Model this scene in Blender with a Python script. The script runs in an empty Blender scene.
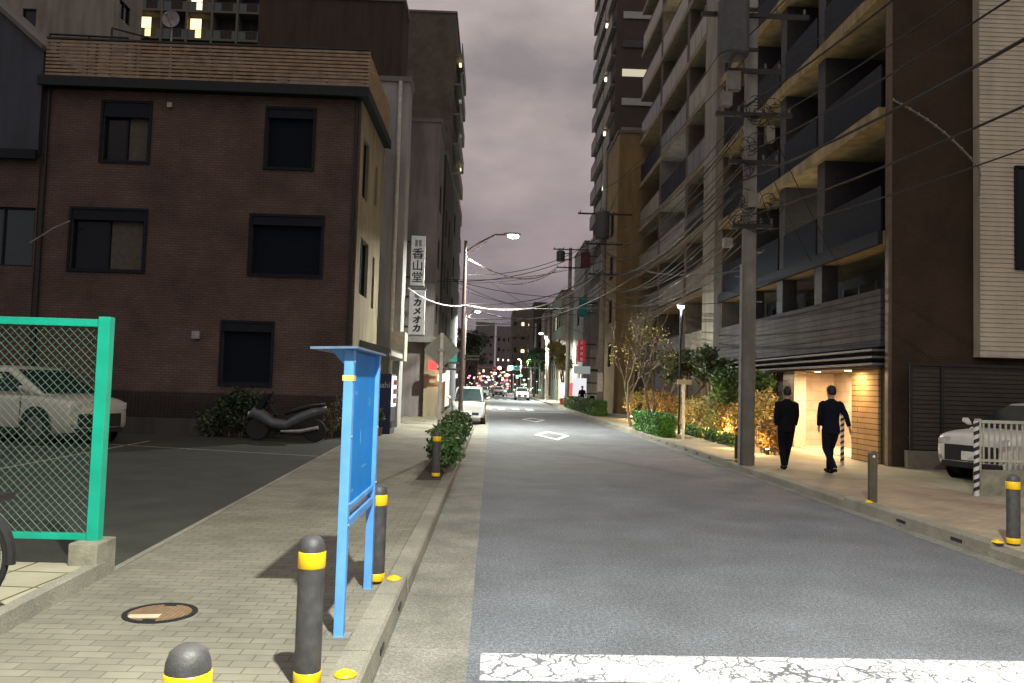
import bpy, math, random
import numpy as np
from mathutils import Vector, Matrix
random.seed(7); rng = np.random.default_rng(7)
C = bpy.context.scene.collection
R = math.radians; PI = math.pi
# ------------------------------------------------------------------ camera
F = 800.0; CH = 1.7
_m = Matrix.Rotation(R(-1.34), 3, 'Z') @ Matrix.Rotation(PI/2+R(3.15), 3, 'X') @ Matrix.Rotation(R(1.65), 3, 'Z')
cam = bpy.data.cameras.new('camera'); co = bpy.data.objects.new('camera', cam); C.objects.link(co)
co.matrix_world = Matrix.Translation((0, 0, CH)) @ _m.to_4x4()
cam.sensor_width = 36; cam.lens = 36*F/1024; cam.clip_start = .05; cam.clip_end = 3000
bpy.context.scene.camera = co
# ------------------------------------------------------------------ night sky
sc = bpy.context.scene
w = bpy.data.worlds.new('World'); sc.world = w; w.use_nodes = True
nt = w.node_tree; nt.nodes.clear()
def N(t, kind, **k):
    n = t.nodes.new(kind)
    for a, b in k.items(): setattr(n, a, b)
    return n
out = N(nt, 'ShaderNodeOutputWorld'); bg = N(nt, 'ShaderNodeBackground'); tc = N(nt, 'ShaderNodeTexCoord')
sep = N(nt, 'ShaderNodeSeparateXYZ'); nt.links.new(tc.outputs['Generated'], sep.inputs[0])
gr = N(nt, 'ShaderNodeValToRGB'); nt.links.new(sep.outputs['Z'], gr.inputs[0])
e = gr.color_ramp.elements; e[0].position = 0; e[0].color = (.165, .135, .155, 1); e[1].position = .5; e[1].color = (.37, .325, .305, 1)
k = gr.color_ramp.elements.new(.2); k.color = (.225, .19, .198, 1)
mp = N(nt, 'ShaderNodeMapping'); mp.inputs['Scale'].default_value = (1, 1, 2.2); nt.links.new(tc.outputs['Generated'], mp.inputs[0])
nz = N(nt, 'ShaderNodeTexNoise'); nz.inputs['Scale'].default_value = 4.2; nz.inputs['Detail'].default_value = 7; nz.inputs['Roughness'].default_value = .5
nt.links.new(mp.outputs[0], nz.inputs['Vector'])
cr = N(nt, 'ShaderNodeValToRGB'); nt.links.new(nz.outputs['Fac'], cr.inputs[0])
cr.color_ramp.elements[0].position = .33; cr.color_ramp.elements[0].color = (.58, .58, .62, 1)
cr.color_ramp.elements[1].position = .68; cr.color_ramp.elements[1].color = (1.22, 1.18, 1.15, 1)
mx = N(nt, 'ShaderNodeMix', data_type='RGBA', blend_type='MULTIPLY'); mx.inputs['Factor'].default_value = 1
nt.links.new(gr.outputs[0], mx.inputs['A']); nt.links.new(cr.outputs[0], mx.inputs['B'])
nt.links.new(mx.outputs['Result'], bg.inputs[0]); nt.links.new(bg.outputs[0], out.inputs[0]); bg.inputs[1].default_value = .9
sc.view_settings.view_transform = 'Standard'; sc.view_settings.look = 'None'; sc.view_settings.exposure = .83; sc.view_settings.gamma = 1
# lamp strengths in one place
P_LAMP = 1330; P_FAR = 2400; P_PARK = 60; P_UP = 30; P_LOBBY = 190

# ------------------------------------------------------------------ helpers
def ray(px, py): return _m @ Vector((px-512, 341.5-py, -F))
def at(px, py, Y): d = ray(px, py); return Vector((0, 0, CH)) + d*(Y/d.y)      # point of the photograph at street distance Y
def gnd(px, py, z=.12): d = ray(px, py); return Vector((0, 0, CH)) + d*((z-CH)/d.z)
ORG = {}
class MB:
    def __init__(s): s.v = []; s.f = []
    def add(s, vs, fs):
        n = len(s.v); s.v += [tuple(p) for p in vs]; s.f += [tuple(i+n for i in f) for f in fs]; return s
    def box(s, x0, x1, y0, y1, z0, z1, rz=0, c=None):
        vs = [(x, y, z) for z in (z0, z1) for y in (y0, y1) for x in (x0, x1)]
        if rz:
            cx, cy = c or ((x0+x1)/2, (y0+y1)/2); a, b = math.cos(rz), math.sin(rz)
            vs = [(cx+(x-cx)*a-(y-cy)*b, cy+(x-cx)*b+(y-cy)*a, z) for x, y, z in vs]
        return s.add(vs, [(0, 2, 3, 1), (4, 5, 7, 6), (0, 1, 5, 4), (2, 6, 7, 3), (0, 4, 6, 2), (1, 3, 7, 5)])
    def quad(s, a, b, c, d): return s.add([a, b, c, d], [(0, 1, 2, 3)])
    def tube(s, pts, r, seg=8, r2=None, cap=True):
        pts = [Vector(p) for p in pts]; n = len(pts)
        rs = r if isinstance(r, (list, tuple)) else [r + ((r2 if r2 is not None else r)-r)*i/max(1, n-1) for i in range(n)]
        vs = []; up = None
        for i, p in enumerate(pts):
            d = (pts[min(i+1, n-1)]-pts[max(i-1, 0)]).normalized()
            if up is None: up = Vector((0, 0, 1)) if abs(d.z) < .9 else Vector((1, 0, 0))
            a = d.cross(up)
            if a.length < 1e-4: a = d.cross(Vector((0, 1, 0)))
            a.normalize(); b = a.cross(d).normalized(); up = b
            for k in range(seg):
                t = 2*PI*k/seg; vs.append(p+a*math.cos(t)*rs[i]+b*math.sin(t)*rs[i])
        fs = [(i*seg+k, i*seg+(k+1) % seg, (i+1)*seg+(k+1) % seg, (i+1)*seg+k) for i in range(n-1) for k in range(seg)]
        if cap: fs += [tuple(range(seg))[::-1], tuple((n-1)*seg+k for k in range(seg))]
        return s.add(vs, fs)
    def lathe(s, prof, c=(0, 0, 0), seg=16, axis='z'):
        vs = []; 
        for r_, h in prof:
            for k in range(seg):
                t = 2*PI*k/seg; a, b = r_*math.cos(t), r_*math.sin(t)
                p = {'z': (a, b, h), 'y': (a, h, b), 'x': (h, a, b)}[axis]
                vs.append((c[0]+p[0], c[1]+p[1], c[2]+p[2]))
        n = len(prof)
        fs = [(i*seg+k, i*seg+(k+1) % seg, (i+1)*seg+(k+1) % seg, (i+1)*seg+k) for i in range(n-1) for k in range(seg)]
        fs += [tuple(range(seg))[::-1], tuple((n-1)*seg+k for k in range(seg))]
        return s.add(vs, fs)
    def prism(s, poly, a, b, axis='y'):     # poly of 2-D points pushed from a to b along an axis
        n = len(poly)
        def P(u, v, t): return {'y': (u, t, v), 'x': (t, u, v), 'z': (u, v, t)}[axis]
        vs = [P(u, v, a) for u, v in poly]+[P(u, v, b) for u, v in poly]
        return s.add(vs, [tuple(range(n)), tuple(range(n, 2*n))[::-1]]+[(i, i+n, (i+1) % n+n, (i+1) % n) for i in range(n)])
    def loft(s, secs, seg=14):             # secs: (centre, rx, ry) rings lying level, or with u,v axes
        vs = []
        for q in secs:
            c = Vector(q[0]); u = Vector(q[3]) if len(q) > 3 else Vector((1, 0, 0)); v = Vector(q[4]) if len(q) > 3 else Vector((0, 1, 0))
            for k in range(seg):
                t = 2*PI*k/seg; vs.append(c+u*q[1]*math.cos(t)+v*q[2]*math.sin(t))
        n = len(secs)
        fs = [(i*seg+k, i*seg+(k+1) % seg, (i+1)*seg+(k+1) % seg, (i+1)*seg+k) for i in range(n-1) for k in range(seg)]
        fs += [tuple(range(seg))[::-1], tuple((n-1)*seg+k for k in range(seg))]
        return s.add(vs, fs)
    def build(s, name, m, parent=None, o=None, smooth=False, remesh=0, bevel=0, subd=0):
        if parent is not None: o = ORG.get(parent.name, Vector((0, 0, 0)))
        o = Vector(o or (0, 0, 0))
        me = bpy.data.meshes.new(name); me.from_pydata([tuple(Vector(p)-o) for p in s.v], [], s.f); me.update()
        if s.f:
            import bmesh
            bm = bmesh.new(); bm.from_mesh(me); bmesh.ops.recalc_face_normals(bm, faces=bm.faces); bm.to_mesh(me); bm.free()
        me.materials.append(m)
        ob = bpy.data.objects.new(name, me); C.objects.link(ob)
        if remesh or bevel or subd:
            if subd: md = ob.modifiers.new('u', 'SUBSURF'); md.levels = subd; md.render_levels = subd
            if remesh:
                md = ob.modifiers.new('r', 'REMESH'); md.mode = 'VOXEL'; md.voxel_size = remesh
                ms = ob.modifiers.new('s', 'SMOOTH'); ms.iterations = 3; ms.factor = .5
            if bevel:
                md = ob.modifiers.new('b', 'BEVEL'); md.width = bevel; md.segments = 2; md.limit_method = 'ANGLE'
            dg = bpy.context.evaluated_depsgraph_get(); nm = bpy.data.meshes.new_from_object(ob.evaluated_get(dg))
            ob.modifiers.clear(); ob.data = nm; nm.name = name
            if not nm.materials: nm.materials.append(m)
            me = nm
        if smooth: me.polygons.foreach_set('use_smooth', [True]*len(me.polygons))
        if parent is not None: ob.parent = parent
        else: ob.location = o
        ORG[ob.name] = o
        return ob
def tag(o, label=None, cat=None, group=None, kind=None):
    for a, b in (('label', label), ('category', cat), ('group', group), ('kind', kind)):
        if b: o[a] = b
    return o
def thing(name, label, cat, loc=(0, 0, 0), group=None, rz=0):
    o = bpy.data.objects.new(name, None); C.objects.link(o); o.location = loc; o.rotation_euler.z = rz
    o.empty_display_size = .2
    ORG[o.name] = Vector(loc) if not rz else Vector((0, 0, 0))
    return tag(o, label, cat, group)
def kids(o): return [c for c in bpy.data.objects if c.parent == o]
def dup(o, loc=None, label=None, rz=None, scale=None, parent=None):
    c = o.copy(); C.objects.link(c)
    if parent is not None: c.parent = parent
    if loc is not None: c.location = loc
    if rz is not None: c.rotation_euler.z = rz
    if scale is not None: c.scale = (scale,)*3
    if label: c['label'] = label
    for ch in kids(o): dup(ch, parent=c)
    return c
MATS = {}
def mat(name, col, rough=.7, metal=0, var=.15, scale=8., bump=0, spec=.5, emit=None, es=0, trans=0, grime=0):
    if name in MATS: return MATS[name]
    m = bpy.data.materials.new(name); m.use_nodes = True; t = m.node_tree; b = t.nodes['Principled BSDF']
    b.inputs['Roughness'].default_value = rough; b.inputs['Metallic'].default_value = metal; b.inputs['Specular IOR Level'].default_value = spec
    tc = N(t, 'ShaderNodeTexCoord'); nz = N(t, 'ShaderNodeTexNoise'); nz.inputs['Scale'].default_value = scale; nz.inputs['Detail'].default_value = 6
    t.links.new(tc.outputs['Object'], nz.inputs['Vector'])
    cr = N(t, 'ShaderNodeValToRGB'); t.links.new(nz.outputs['Fac'], cr.inputs[0])
    cr.color_ramp.elements[0].position = .3; cr.color_ramp.elements[1].position = .7
    cr.color_ramp.elements[0].color = tuple(c*(1-var) for c in col)+(1,); cr.color_ramp.elements[1].color = tuple(min(1, c*(1+var)) for c in col)+(1,)
    last = cr.outputs[0]
    if grime:
        mp = N(t, 'ShaderNodeMapping'); mp.inputs['Scale'].default_value = (1.3, 1.3, .18); t.links.new(tc.outputs['Object'], mp.inputs[0])
        n2 = N(t, 'ShaderNodeTexNoise'); n2.inputs['Scale'].default_value = 2.5; n2.inputs['Detail'].default_value = 8; t.links.new(mp.outputs[0], n2.inputs['Vector'])
        c2 = N(t, 'ShaderNodeValToRGB'); c2.color_ramp.elements[0].position = .35; c2.color_ramp.elements[0].color = (1-grime,)*3+(1,); c2.color_ramp.elements[1].position = .6; c2.color_ramp.elements[1].color = (1, 1, 1, 1)
        t.links.new(n2.outputs['Fac'], c2.inputs[0])
        mx = N(t, 'ShaderNodeMix', data_type='RGBA', blend_type='MULTIPLY'); mx.inputs['Factor'].default_value = 1
        t.links.new(last, mx.inputs['A']); t.links.new(c2.outputs[0], mx.inputs['B']); last = mx.outputs['Result']
    t.links.new(last, b.inputs['Base Color'])
    if bump:
        bp = N(t, 'ShaderNodeBump'); bp.inputs['Strength'].default_value = bump; bp.inputs['Distance'].default_value = .01
        n3 = N(t, 'ShaderNodeTexNoise'); n3.inputs['Scale'].default_value = scale*8; n3.inputs['Detail'].default_value = 4
        t.links.new(tc.outputs['Object'], n3.inputs['Vector']); t.links.new(n3.outputs['Fac'], bp.inputs['Height']); t.links.new(bp.outputs[0], b.inputs['Normal'])
    if emit: b.inputs['Emission Color'].default_value = emit+(1,); b.inputs['Emission Strength'].default_value = es
    if trans: b.inputs['Transmission Weight'].default_value = trans
    MATS[name] = m; return m
def brickmat(name, c1, c2, mortar, bw, bh, ms=.008, wall=True, rough=.85, offset=.5, var=.35, bump=.5, rot=0):
    m = bpy.data.materials.new(name); m.use_nodes = True; t = m.node_tree; b = t.nodes['Principled BSDF']; b.inputs['Roughness'].default_value = rough
    b.inputs['Specular IOR Level'].default_value = .3
    ge = N(t, 'ShaderNodeNewGeometry'); vec = ge.outputs['Position']
    if wall:
        s = N(t, 'ShaderNodeSeparateXYZ'); t.links.new(vec, s.inputs[0]); a = N(t, 'ShaderNodeMath', operation='ADD'); t.links.new(s.outputs['X'], a.inputs[0]); t.links.new(s.outputs['Y'], a.inputs[1])
        cb = N(t, 'ShaderNodeCombineXYZ'); t.links.new(a.outputs[0], cb.inputs['X']); t.links.new(s.outputs['Z'], cb.inputs['Y']); vec = cb.outputs[0]
    if rot:
        mp = N(t, 'ShaderNodeMapping'); mp.inputs['Rotation'].default_value = (0, 0, rot); t.links.new(vec, mp.inputs[0]); vec = mp.outputs[0]
    br = N(t, 'ShaderNodeTexBrick'); br.offset = offset; br.inputs['Scale'].default_value = 1; br.inputs['Mortar Size'].default_value = ms; br.inputs['Mortar Smooth'].default_value = .2
    br.inputs['Brick Width'].default_value = bw; br.inputs['Row Height'].default_value = bh
    br.inputs['Color1'].default_value = c1+(1,); br.inputs['Color2'].default_value = c2+(1,); br.inputs['Mortar'].default_value = mortar+(1,)
    t.links.new(vec, br.inputs['Vector'])
    nz = N(t, 'ShaderNodeTexNoise'); nz.inputs['Scale'].default_value = .9; nz.inputs['Detail'].default_value = 9; nz.inputs['Roughness'].default_value = .65; t.links.new(ge.outputs['Position'], nz.inputs['Vector'])
    cr = N(t, 'ShaderNodeValToRGB'); cr.color_ramp.elements[0].position = .32; cr.color_ramp.elements[0].color = (1-var,)*3+(1,); cr.color_ramp.elements[1].position = .66; cr.color_ramp.elements[1].color = (1.1, 1.1, 1.1, 1)
    t.links.new(nz.outputs['Fac'], cr.inputs[0])
    mx = N(t, 'ShaderNodeMix', data_type='RGBA', blend_type='MULTIPLY'); mx.inputs['Factor'].default_value = 1
    t.links.new(br.outputs['Color'], mx.inputs['A']); t.links.new(cr.outputs[0], mx.inputs['B']); t.links.new(mx.outputs['Result'], b.inputs['Base Color'])
    bp = N(t, 'ShaderNodeBump'); bp.invert = True; bp.inputs['Strength'].default_value = bump; bp.inputs['Distance'].default_value = .006
    t.links.new(br.outputs['Fac'], bp.inputs['Height']); t.links.new(bp.outputs[0], b.inputs['Normal'])
    MATS[name] = m; return m
def glow(name, col, s): return mat(name, (.02, .02, .02), .5, emit=col, es=s, var=0)
# materials
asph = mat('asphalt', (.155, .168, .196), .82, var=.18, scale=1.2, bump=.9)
def speckle(m, amt=.5, sc=160, patch=.25):
    t = m.node_tree; b = t.nodes['Principled BSDF']; src = b.inputs['Base Color'].links[0].from_socket
    ge = N(t, 'ShaderNodeNewGeometry')
    n = N(t, 'ShaderNodeTexNoise'); n.inputs['Scale'].default_value = sc; n.inputs['Detail'].default_value = 2; t.links.new(ge.outputs['Position'], n.inputs['Vector'])
    c = N(t, 'ShaderNodeValToRGB'); c.color_ramp.elements[0].position = .38; c.color_ramp.elements[0].color = (1-amt,)*3+(1,); c.color_ramp.elements[1].position = .68; c.color_ramp.elements[1].color = (1+amt,)*3+(1,)
    t.links.new(n.outputs['Fac'], c.inputs[0])
    n2 = N(t, 'ShaderNodeTexNoise'); n2.inputs['Scale'].default_value = .45; n2.inputs['Detail'].default_value = 10; n2.inputs['Roughness'].default_value = .7; t.links.new(ge.outputs['Position'], n2.inputs['Vector'])
    c2 = N(t, 'ShaderNodeValToRGB'); c2.color_ramp.elements[0].position = .35; c2.color_ramp.elements[0].color = (1-patch,)*3+(1,); c2.color_ramp.elements[1].position = .65; c2.color_ramp.elements[1].color = (1+patch*.4,)*3+(1,)
    t.links.new(n2.outputs['Fac'], c2.inputs[0])
    a = N(t, 'ShaderNodeMix', data_type='RGBA', blend_type='MULTIPLY'); a.inputs['Factor'].default_value = 1; t.links.new(src, a.inputs['A']); t.links.new(c.outputs[0], a.inputs['B'])
    d = N(t, 'ShaderNodeMix', data_type='RGBA', blend_type='MULTIPLY'); d.inputs['Factor'].default_value = 1; t.links.new(a.outputs['Result'], d.inputs['A']); t.links.new(c2.outputs[0], d.inputs['B'])
    t.links.new(d.outputs['Result'], b.inputs['Base Color']); return m
speckle(asph, .6, 110, .22); speckle(asph, .28, 34, .0)
conc = speckle(mat('kerb_concrete', (.27, .26, .215), .85, var=.15, scale=2.5, bump=.4), .25, 90, .35)
gutterm = speckle(mat('gutter_concrete', (.22, .217, .192), .85, var=.15, scale=1.8, bump=.5), .3, 70, .3)
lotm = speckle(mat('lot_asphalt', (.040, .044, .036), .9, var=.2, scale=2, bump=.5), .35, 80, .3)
pave = brickmat('paver_blocks', (.25, .24, .195), (.21, .2, .163), (.14, .132, .107), .2, .1, .005, wall=False, rot=0)
pave2 = brickmat('red_paver_blocks', (.44, .35, .25), (.36, .31, .23), (.22, .19, .145), .2, .1, .005, wall=False)
tile = brickmat('cream_tiles', (.46, .44, .33), (.42, .40, .30), (.14, .12, .05), .42, .42, .012, wall=False, offset=0, rot=.05)
brick = brickmat('dark_brown_brick', (.16, .106, .085), (.13, .09, .073), (.085, .063, .053), .23, .075, .011)
brickd = brickmat('dark_base_brick', (.06, .048, .042), (.05, .04, .036), (.03, .025, .022), .23, .075, .011)
tileb = brickmat('brown_tile_wall', (.072, .046, .029), (.062, .041, .026), (.045, .031, .02), .1, .06, .006)
tileg = brickmat('grey_tile_wall', (.17, .145, .11), (.15, .128, .1), (.09, .08, .07), .1, .06, .006)
tiled = brickmat('dark_tile_wall', (.06, .05, .045), (.05, .043, .04), (.03, .026, .024), .3, .09, .008)
grtile = brickmat('light_block_wall', (.085, .082, .085), (.07, .067, .072), (.03, .03, .03), 1.2, .15, .014)
woodt = brickmat('warm_plank_wall', (.42, .27, .12), (.36, .22, .1), (.10, .06, .03), 3.0, .13, .012)
stonew = brickmat('pale_stone_wall', (.5, .42, .33), (.46, .39, .31), (.3, .25, .2), .6, .3, .006)
navy = mat('navy_metal', (.011, .016, .024), .6, var=.2, spec=.2)
slatm = mat('slat_wood', (.32, .235, .15), .7, var=.3, scale=4)
glass = mat('dark_glass', (.010, .014, .018), .12, var=.1, spec=.3)
glasst = mat('teal_glass', (.02, .045, .045), .12, var=.1, spec=.7)
curtain = mat('curtain', (.09, .085, .06), .8, var=.2, scale=10)
shutter = mat('shutter_navy', (.006, .010, .018), .7, spec=.15, var=.1)
cream = mat('cream_render', (.30, .26, .175), .85, var=.1, scale=1.5, grime=.35)
beige = mat('beige_concrete', (.27, .235, .16), .85, var=.12, scale=1.2, grime=.3)
beigew = mat('light_wall', (.30, .28, .235), .85, var=.1, scale=1, grime=.3)
yelb = mat('ochre_wall', (.26, .19, .09), .85, var=.12, scale=1, grime=.25)
greyw = mat('grey_wall', (.27, .27, .27), .85, var=.1, scale=1, grime=.35)
pinkw = mat('mauve_wall', (.23, .21, .21), .85, var=.1, scale=1, grime=.3)
darkw = mat('dark_wall', (.06, .055, .05), .85, var=.15, scale=1, grime=.3)
slabm = mat('slab_beige', (.36, .285, .15), .85, var=.15, scale=1.5, grime=.35)
panel = mat('balcony_panel', (.10, .11, .12), .35, var=.15, scale=2)
panelw = mat('balcony_panel_pale', (.27, .25, .21), .4, var=.15, scale=1.5)
steel = mat('galvanised', (.35, .36, .35), .5, metal=.6, var=.2)
conp = mat('pole_concrete', (.30, .29, .26), .8, var=.18, scale=3, bump=.3, grime=.3)
black = mat('black_metal', (.015, .015, .017), .5)
rub = mat('rubber', (.012, .012, .013), .8)
cable = mat('cable_black', (.012, .012, .012), .6)
cable_lit = mat('cable_grey', (.62, .63, .64), .45)  # street lamp's light on these cables put into the pale colour
green = mat('green_paint', (.005, .39, .27), .4, var=.12, scale=5)
wiremesh = mat('fence_wire', (.055, .13, .09), .5)
blue1 = mat('board_blue', (.001, .23, .72), .6, var=.12, scale=3, spec=.15, grime=.15)
blue2 = mat('board_frame_blue', (.11, .34, .80), .45, var=.12, scale=6, grime=.25)
bolm = mat('bollard_rubber', (.055, .055, .058), .55, var=.35, scale=14, bump=.2)
yel = mat('yellow_band', (.80, .50, .01), .35, var=.08, scale=20)
white = mat('white_paint', (.75, .75, .73), .4, var=.08)
whitecar = mat('car_white', (.62, .62, .60), .25, var=.03, spec=.6)
champ = mat('car_champagne', (.55, .53, .47), .25, var=.03, metal=.2)
chrome = mat('chrome', (.6, .6, .6), .15, metal=1)
bark = mat('bark', (.13, .105, .075), .9, var=.3, scale=12, bump=.5)
leafg = mat('leaf_green', (.055, .13, .03), .55, var=.5, scale=2.2)
leafb = mat('leaf_bright_green', (.09, .26, .045), .5, var=.4, scale=3)
leafd = mat('leaf_dark', (.03, .05, .02), .5, var=.4, scale=2)
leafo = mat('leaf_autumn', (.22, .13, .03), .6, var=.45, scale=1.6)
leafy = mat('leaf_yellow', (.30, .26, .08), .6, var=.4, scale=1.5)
flow = mat('flower_pale', (.55, .42, .42), .6)
suit = mat('suit_black', (.006, .006, .008), .9, spec=.15); suit2 = mat('suit_navy', (.006, .008, .016), .9, spec=.15)
hairm = mat('hair', (.008, .006, .005), .6); skin = mat('skin', (.42, .25, .17), .55, var=.05)

# ------------------------------------------------------------------ ground
def struct(mb, name, m, o=None): return tag(mb.build(name, m, o=o), kind='structure')
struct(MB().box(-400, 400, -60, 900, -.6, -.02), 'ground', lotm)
XL, XR = -.10, 5.22
struct(MB().quad((XL, -30, 0), (XR, -30, 0), (XR, 600, 0), (XL, 600, 0)), 'road', asph)
g = MB(); yy = -6.0
while yy < 40:                                            # gutter slabs with joints
    L = 1.25 if yy < 20 else 2.5
    g.box(-.62, XL, yy, yy+L-.012, -.05, .006); yy += L
g.box(-.62, XL, 40, 200, -.05, .006)
struct(g, 'left_gutter', gutterm)
g = MB(); yy = -6.0
while yy < 40: g.box(XR, 5.40, yy, yy+1.98, -.05, .006); yy += 2
g.box(XR, 5.4, 40, 200, -.05, .006); struct(g, 'right_gutter', gutterm)
def kerb_poly(z): return [(-.62, -.05), (-.635, z-.02), (-.65, z), (-.80, z), (-.80, -.05)]
k = MB(); yy = -4.0
while yy < 6.5:
    k.prism(kerb_poly(.165), yy, yy+.61 if yy < 5.9 else yy+.6, 'y'); yy += .62
yy = 6.62
while yy < 31: k.prism(kerb_poly(.115), yy, yy+.592, 'y'); yy += .6
k.prism([(-1.75, -.05), (-1.77, .12), (-1.92, .12), (-1.92, -.05)], 31, 110, 'y'); k.box(-1.77, -.66, 30.9, 31.1, -.05, .12)
struct(k, 'left_kerb', conc)
s = MB(); 
for yy in (3.9, 4.95, 5.9): s.box(-.64, -.6225, yy, yy+.16, .045, .08)
struct(s, 'kerb_slots', black)
struct(MB().quad((-1.75, 31, .003), (-.62, 31, .003), (-.62, 110, .003), (-1.75, 110, .003)), 'parking_bay', asph)
def lotx(y): return -2.9-(y-4.98)*.048
s = MB().quad((lotx(-4), -4, .12), (-.80, -4, .12), (-.80, 31, .12), (lotx(31), 31, .12)); s.quad((-4.1, 31, .12), (-1.92, 31, .12), (-1.92, 110, .12), (-4.1, 110, .12))
struct(s, 'left_sidewalk', pave)
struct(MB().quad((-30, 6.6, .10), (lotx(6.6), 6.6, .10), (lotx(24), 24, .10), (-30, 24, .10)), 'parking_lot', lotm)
struct(MB().prism([(lotx(6.5)-.06, 6.5), (lotx(6.5), 6.5), (lotx(24), 24), (lotx(24)-.06, 24)], .0, .128, 'z'), 'lot_edging', conc)
# raised tiled platform left
struct(MB().prism([(-9, -3), (lotx(-3)-.1, -3), (lotx(6.35)-.1, 6.35), (-9, 6.35)], .0, .232, 'z'), 'platform_tiles', tile)
struct(MB().prism([(lotx(-3)-.1, -3), (lotx(-3), -3), (lotx(6.4), 6.4), (lotx(6.4)-.1, 6.4)], .0, .24, 'z'), 'platform_kerb', conc)
# lot lines
s = MB()
def line(a, b, wd=.09, z=.105, mbb=None):
    a = Vector((a[0], a[1], z)); b = Vector((b[0], b[1], z)); n = (b-a).cross(Vector((0, 0, 1))).normalized()*wd/2
    (mbb or s).quad(a-n, b-n, b+n, a+n)
def gp(px, py, z=.1): q = gnd(px, py, z); return (q.x, q.y)
line(gp(100, 444), gp(345, 458)); line(gp(0, 469), gp(150, 441)); line(gp(0, 448), gp(110, 444), .07)
struct(s, 'parking_lines', mat('worn_white_line', (.25, .25, .22), .8, var=.5, scale=9))
# right sidewalk
def rkerb(z): return [(5.40, -.05), (5.415, z-.02), (5.43, z), (5.58, z), (5.58, -.05)]
k = MB(); yy = -4
while yy < 12.0: k.prism(rkerb(.16), yy, yy+.595, 'y') if yy > 8.2 or yy < 7 else k.prism(rkerb(.119), yy, yy+.595, 'y'); yy += .6
yy = 12.05
while yy < 18.3: k.prism(rkerb(.118), yy, yy+.595, 'y'); yy += .6
yy = 18.35
while yy < 60: k.prism(rkerb(.15), yy, yy+.595, 'y'); yy += .6
k.prism(rkerb(.15), 60, 200, 'y')
struct(k, 'right_kerb', conc)
s = MB()
for yy in (9.1, 10.35, 19.6, 20.8, 22, 23.2, 24.4, 25.6, 26.8): s.box(5.4015, 5.42, yy, yy+.22, .055, .09)
struct(s, 'right_kerb_slots', black)
struct(MB().quad((5.58, -4, .12), (8.0, -4, .12), (8.0, 15, .12), (5.58, 15, .12)), 'red_sidewalk', pave2)
struct(MB().quad((5.58, 15, .12), (9.3, 15, .12), (9.3, 200, .12), (5.58, 200, .12)), 'right_sidewalk', speckle(mat('sidewalk_grey', (.32, .305, .22), .85, var=.15, scale=1.5, bump=.3), .25, 60, .3))
struct(MB().quad((8.0, -4, .118), (30, -4, .118), (30, 15, .118), (8.0, 15, .118)), 'driveway', speckle(mat('driveway_concrete', (.40, .39, .29), .85, var=.12, scale=1.5, bump=.3), .2, 60, .3))
struct(MB().quad((9.3, 15, .118), (30, 15, .118), (30, 200, .118), (9.3, 200, .118)), 'forecourt', MATS['sidewalk_grey'])
# painted markings: cracked thermoplastic
pm = bpy.data.materials.new('cracked_white_paint'); pm.use_nodes = True; t = pm.node_tree; b = t.nodes['Principled BSDF']; b.inputs['Roughness'].default_value = .6
ge = N(t, 'ShaderNodeNewGeometry'); wn = N(t, 'ShaderNodeTexNoise'); wn.inputs['Scale'].default_value = 6; wn.inputs['Detail'].default_value = 5; t.links.new(ge.outputs['Position'], wn.inputs['Vector'])
va = N(t, 'ShaderNodeMix', data_type='VECTOR'); va.inputs['Factor'].default_value = .16; t.links.new(ge.outputs['Position'], va.inputs['A']); t.links.new(wn.outputs['Color'], va.inputs['B'])
mus = []
for scv, wd in ((7, .045), (17, .05)):
    vo = N(t, 'ShaderNodeTexVoronoi', feature='DISTANCE_TO_EDGE'); vo.inputs['Scale'].default_value = scv; t.links.new(va.outputs['Result'], vo.inputs['Vector'])
    nn = N(t, 'ShaderNodeTexNoise'); nn.inputs['Scale'].default_value = 1.3 if scv == 7 else 2.2; nn.inputs['Detail'].default_value = 4; t.links.new(ge.outputs['Position'], nn.inputs['Vector'])
    th = N(t, 'ShaderNodeMath', operation='MULTIPLY_ADD'); t.links.new(nn.outputs['Fac'], th.inputs[0]); th.inputs[1].default_value = wd*5; th.inputs[2].default_value = -wd*(1.75 if scv == 7 else 2.0)
    gt = N(t, 'ShaderNodeMath', operation='GREATER_THAN'); t.links.new(vo.outputs['Distance'], gt.inputs[0]); t.links.new(th.outputs[0], gt.inputs[1]); mus.append(gt)
mu = N(t, 'ShaderNodeMath', operation='MULTIPLY'); t.links.new(mus[0].outputs[0], mu.inputs[0]); t.links.new(mus[1].outputs[0], mu.inputs[1])
pc = N(t, 'ShaderNodeMix', data_type='RGBA'); pc.inputs['A'].default_value = (.12, .12, .14, 1)
nn = N(t, 'ShaderNodeTexNoise'); nn.inputs['Scale'].default_value = 20; nn.inputs['Detail'].default_value = 6; t.links.new(ge.outputs['Position'], nn.inputs['Vector'])
rc = N(t, 'ShaderNodeValToRGB'); rc.color_ramp.elements[0].position = .3; rc.color_ramp.elements[0].color = (.42, .43, .46, 1); rc.color_ramp.elements[1].position = .65; rc.color_ramp.elements[1].color = (.66, .67, .71, 1); t.links.new(nn.outputs['Fac'], rc.inputs[0])
t.links.new(rc.outputs[0], pc.inputs['B']); t.links.new(mu.outputs[0], pc.inputs['Factor']); t.links.new(pc.outputs['Result'], b.inputs['Base Color'])
struct(MB().quad((-.02, 4.70, .004), (5.05, 4.80, .004), (5.05, 5.26, .004), (-.02, 5.17, .004)), 'stop_line', pm)
s = MB()
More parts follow.
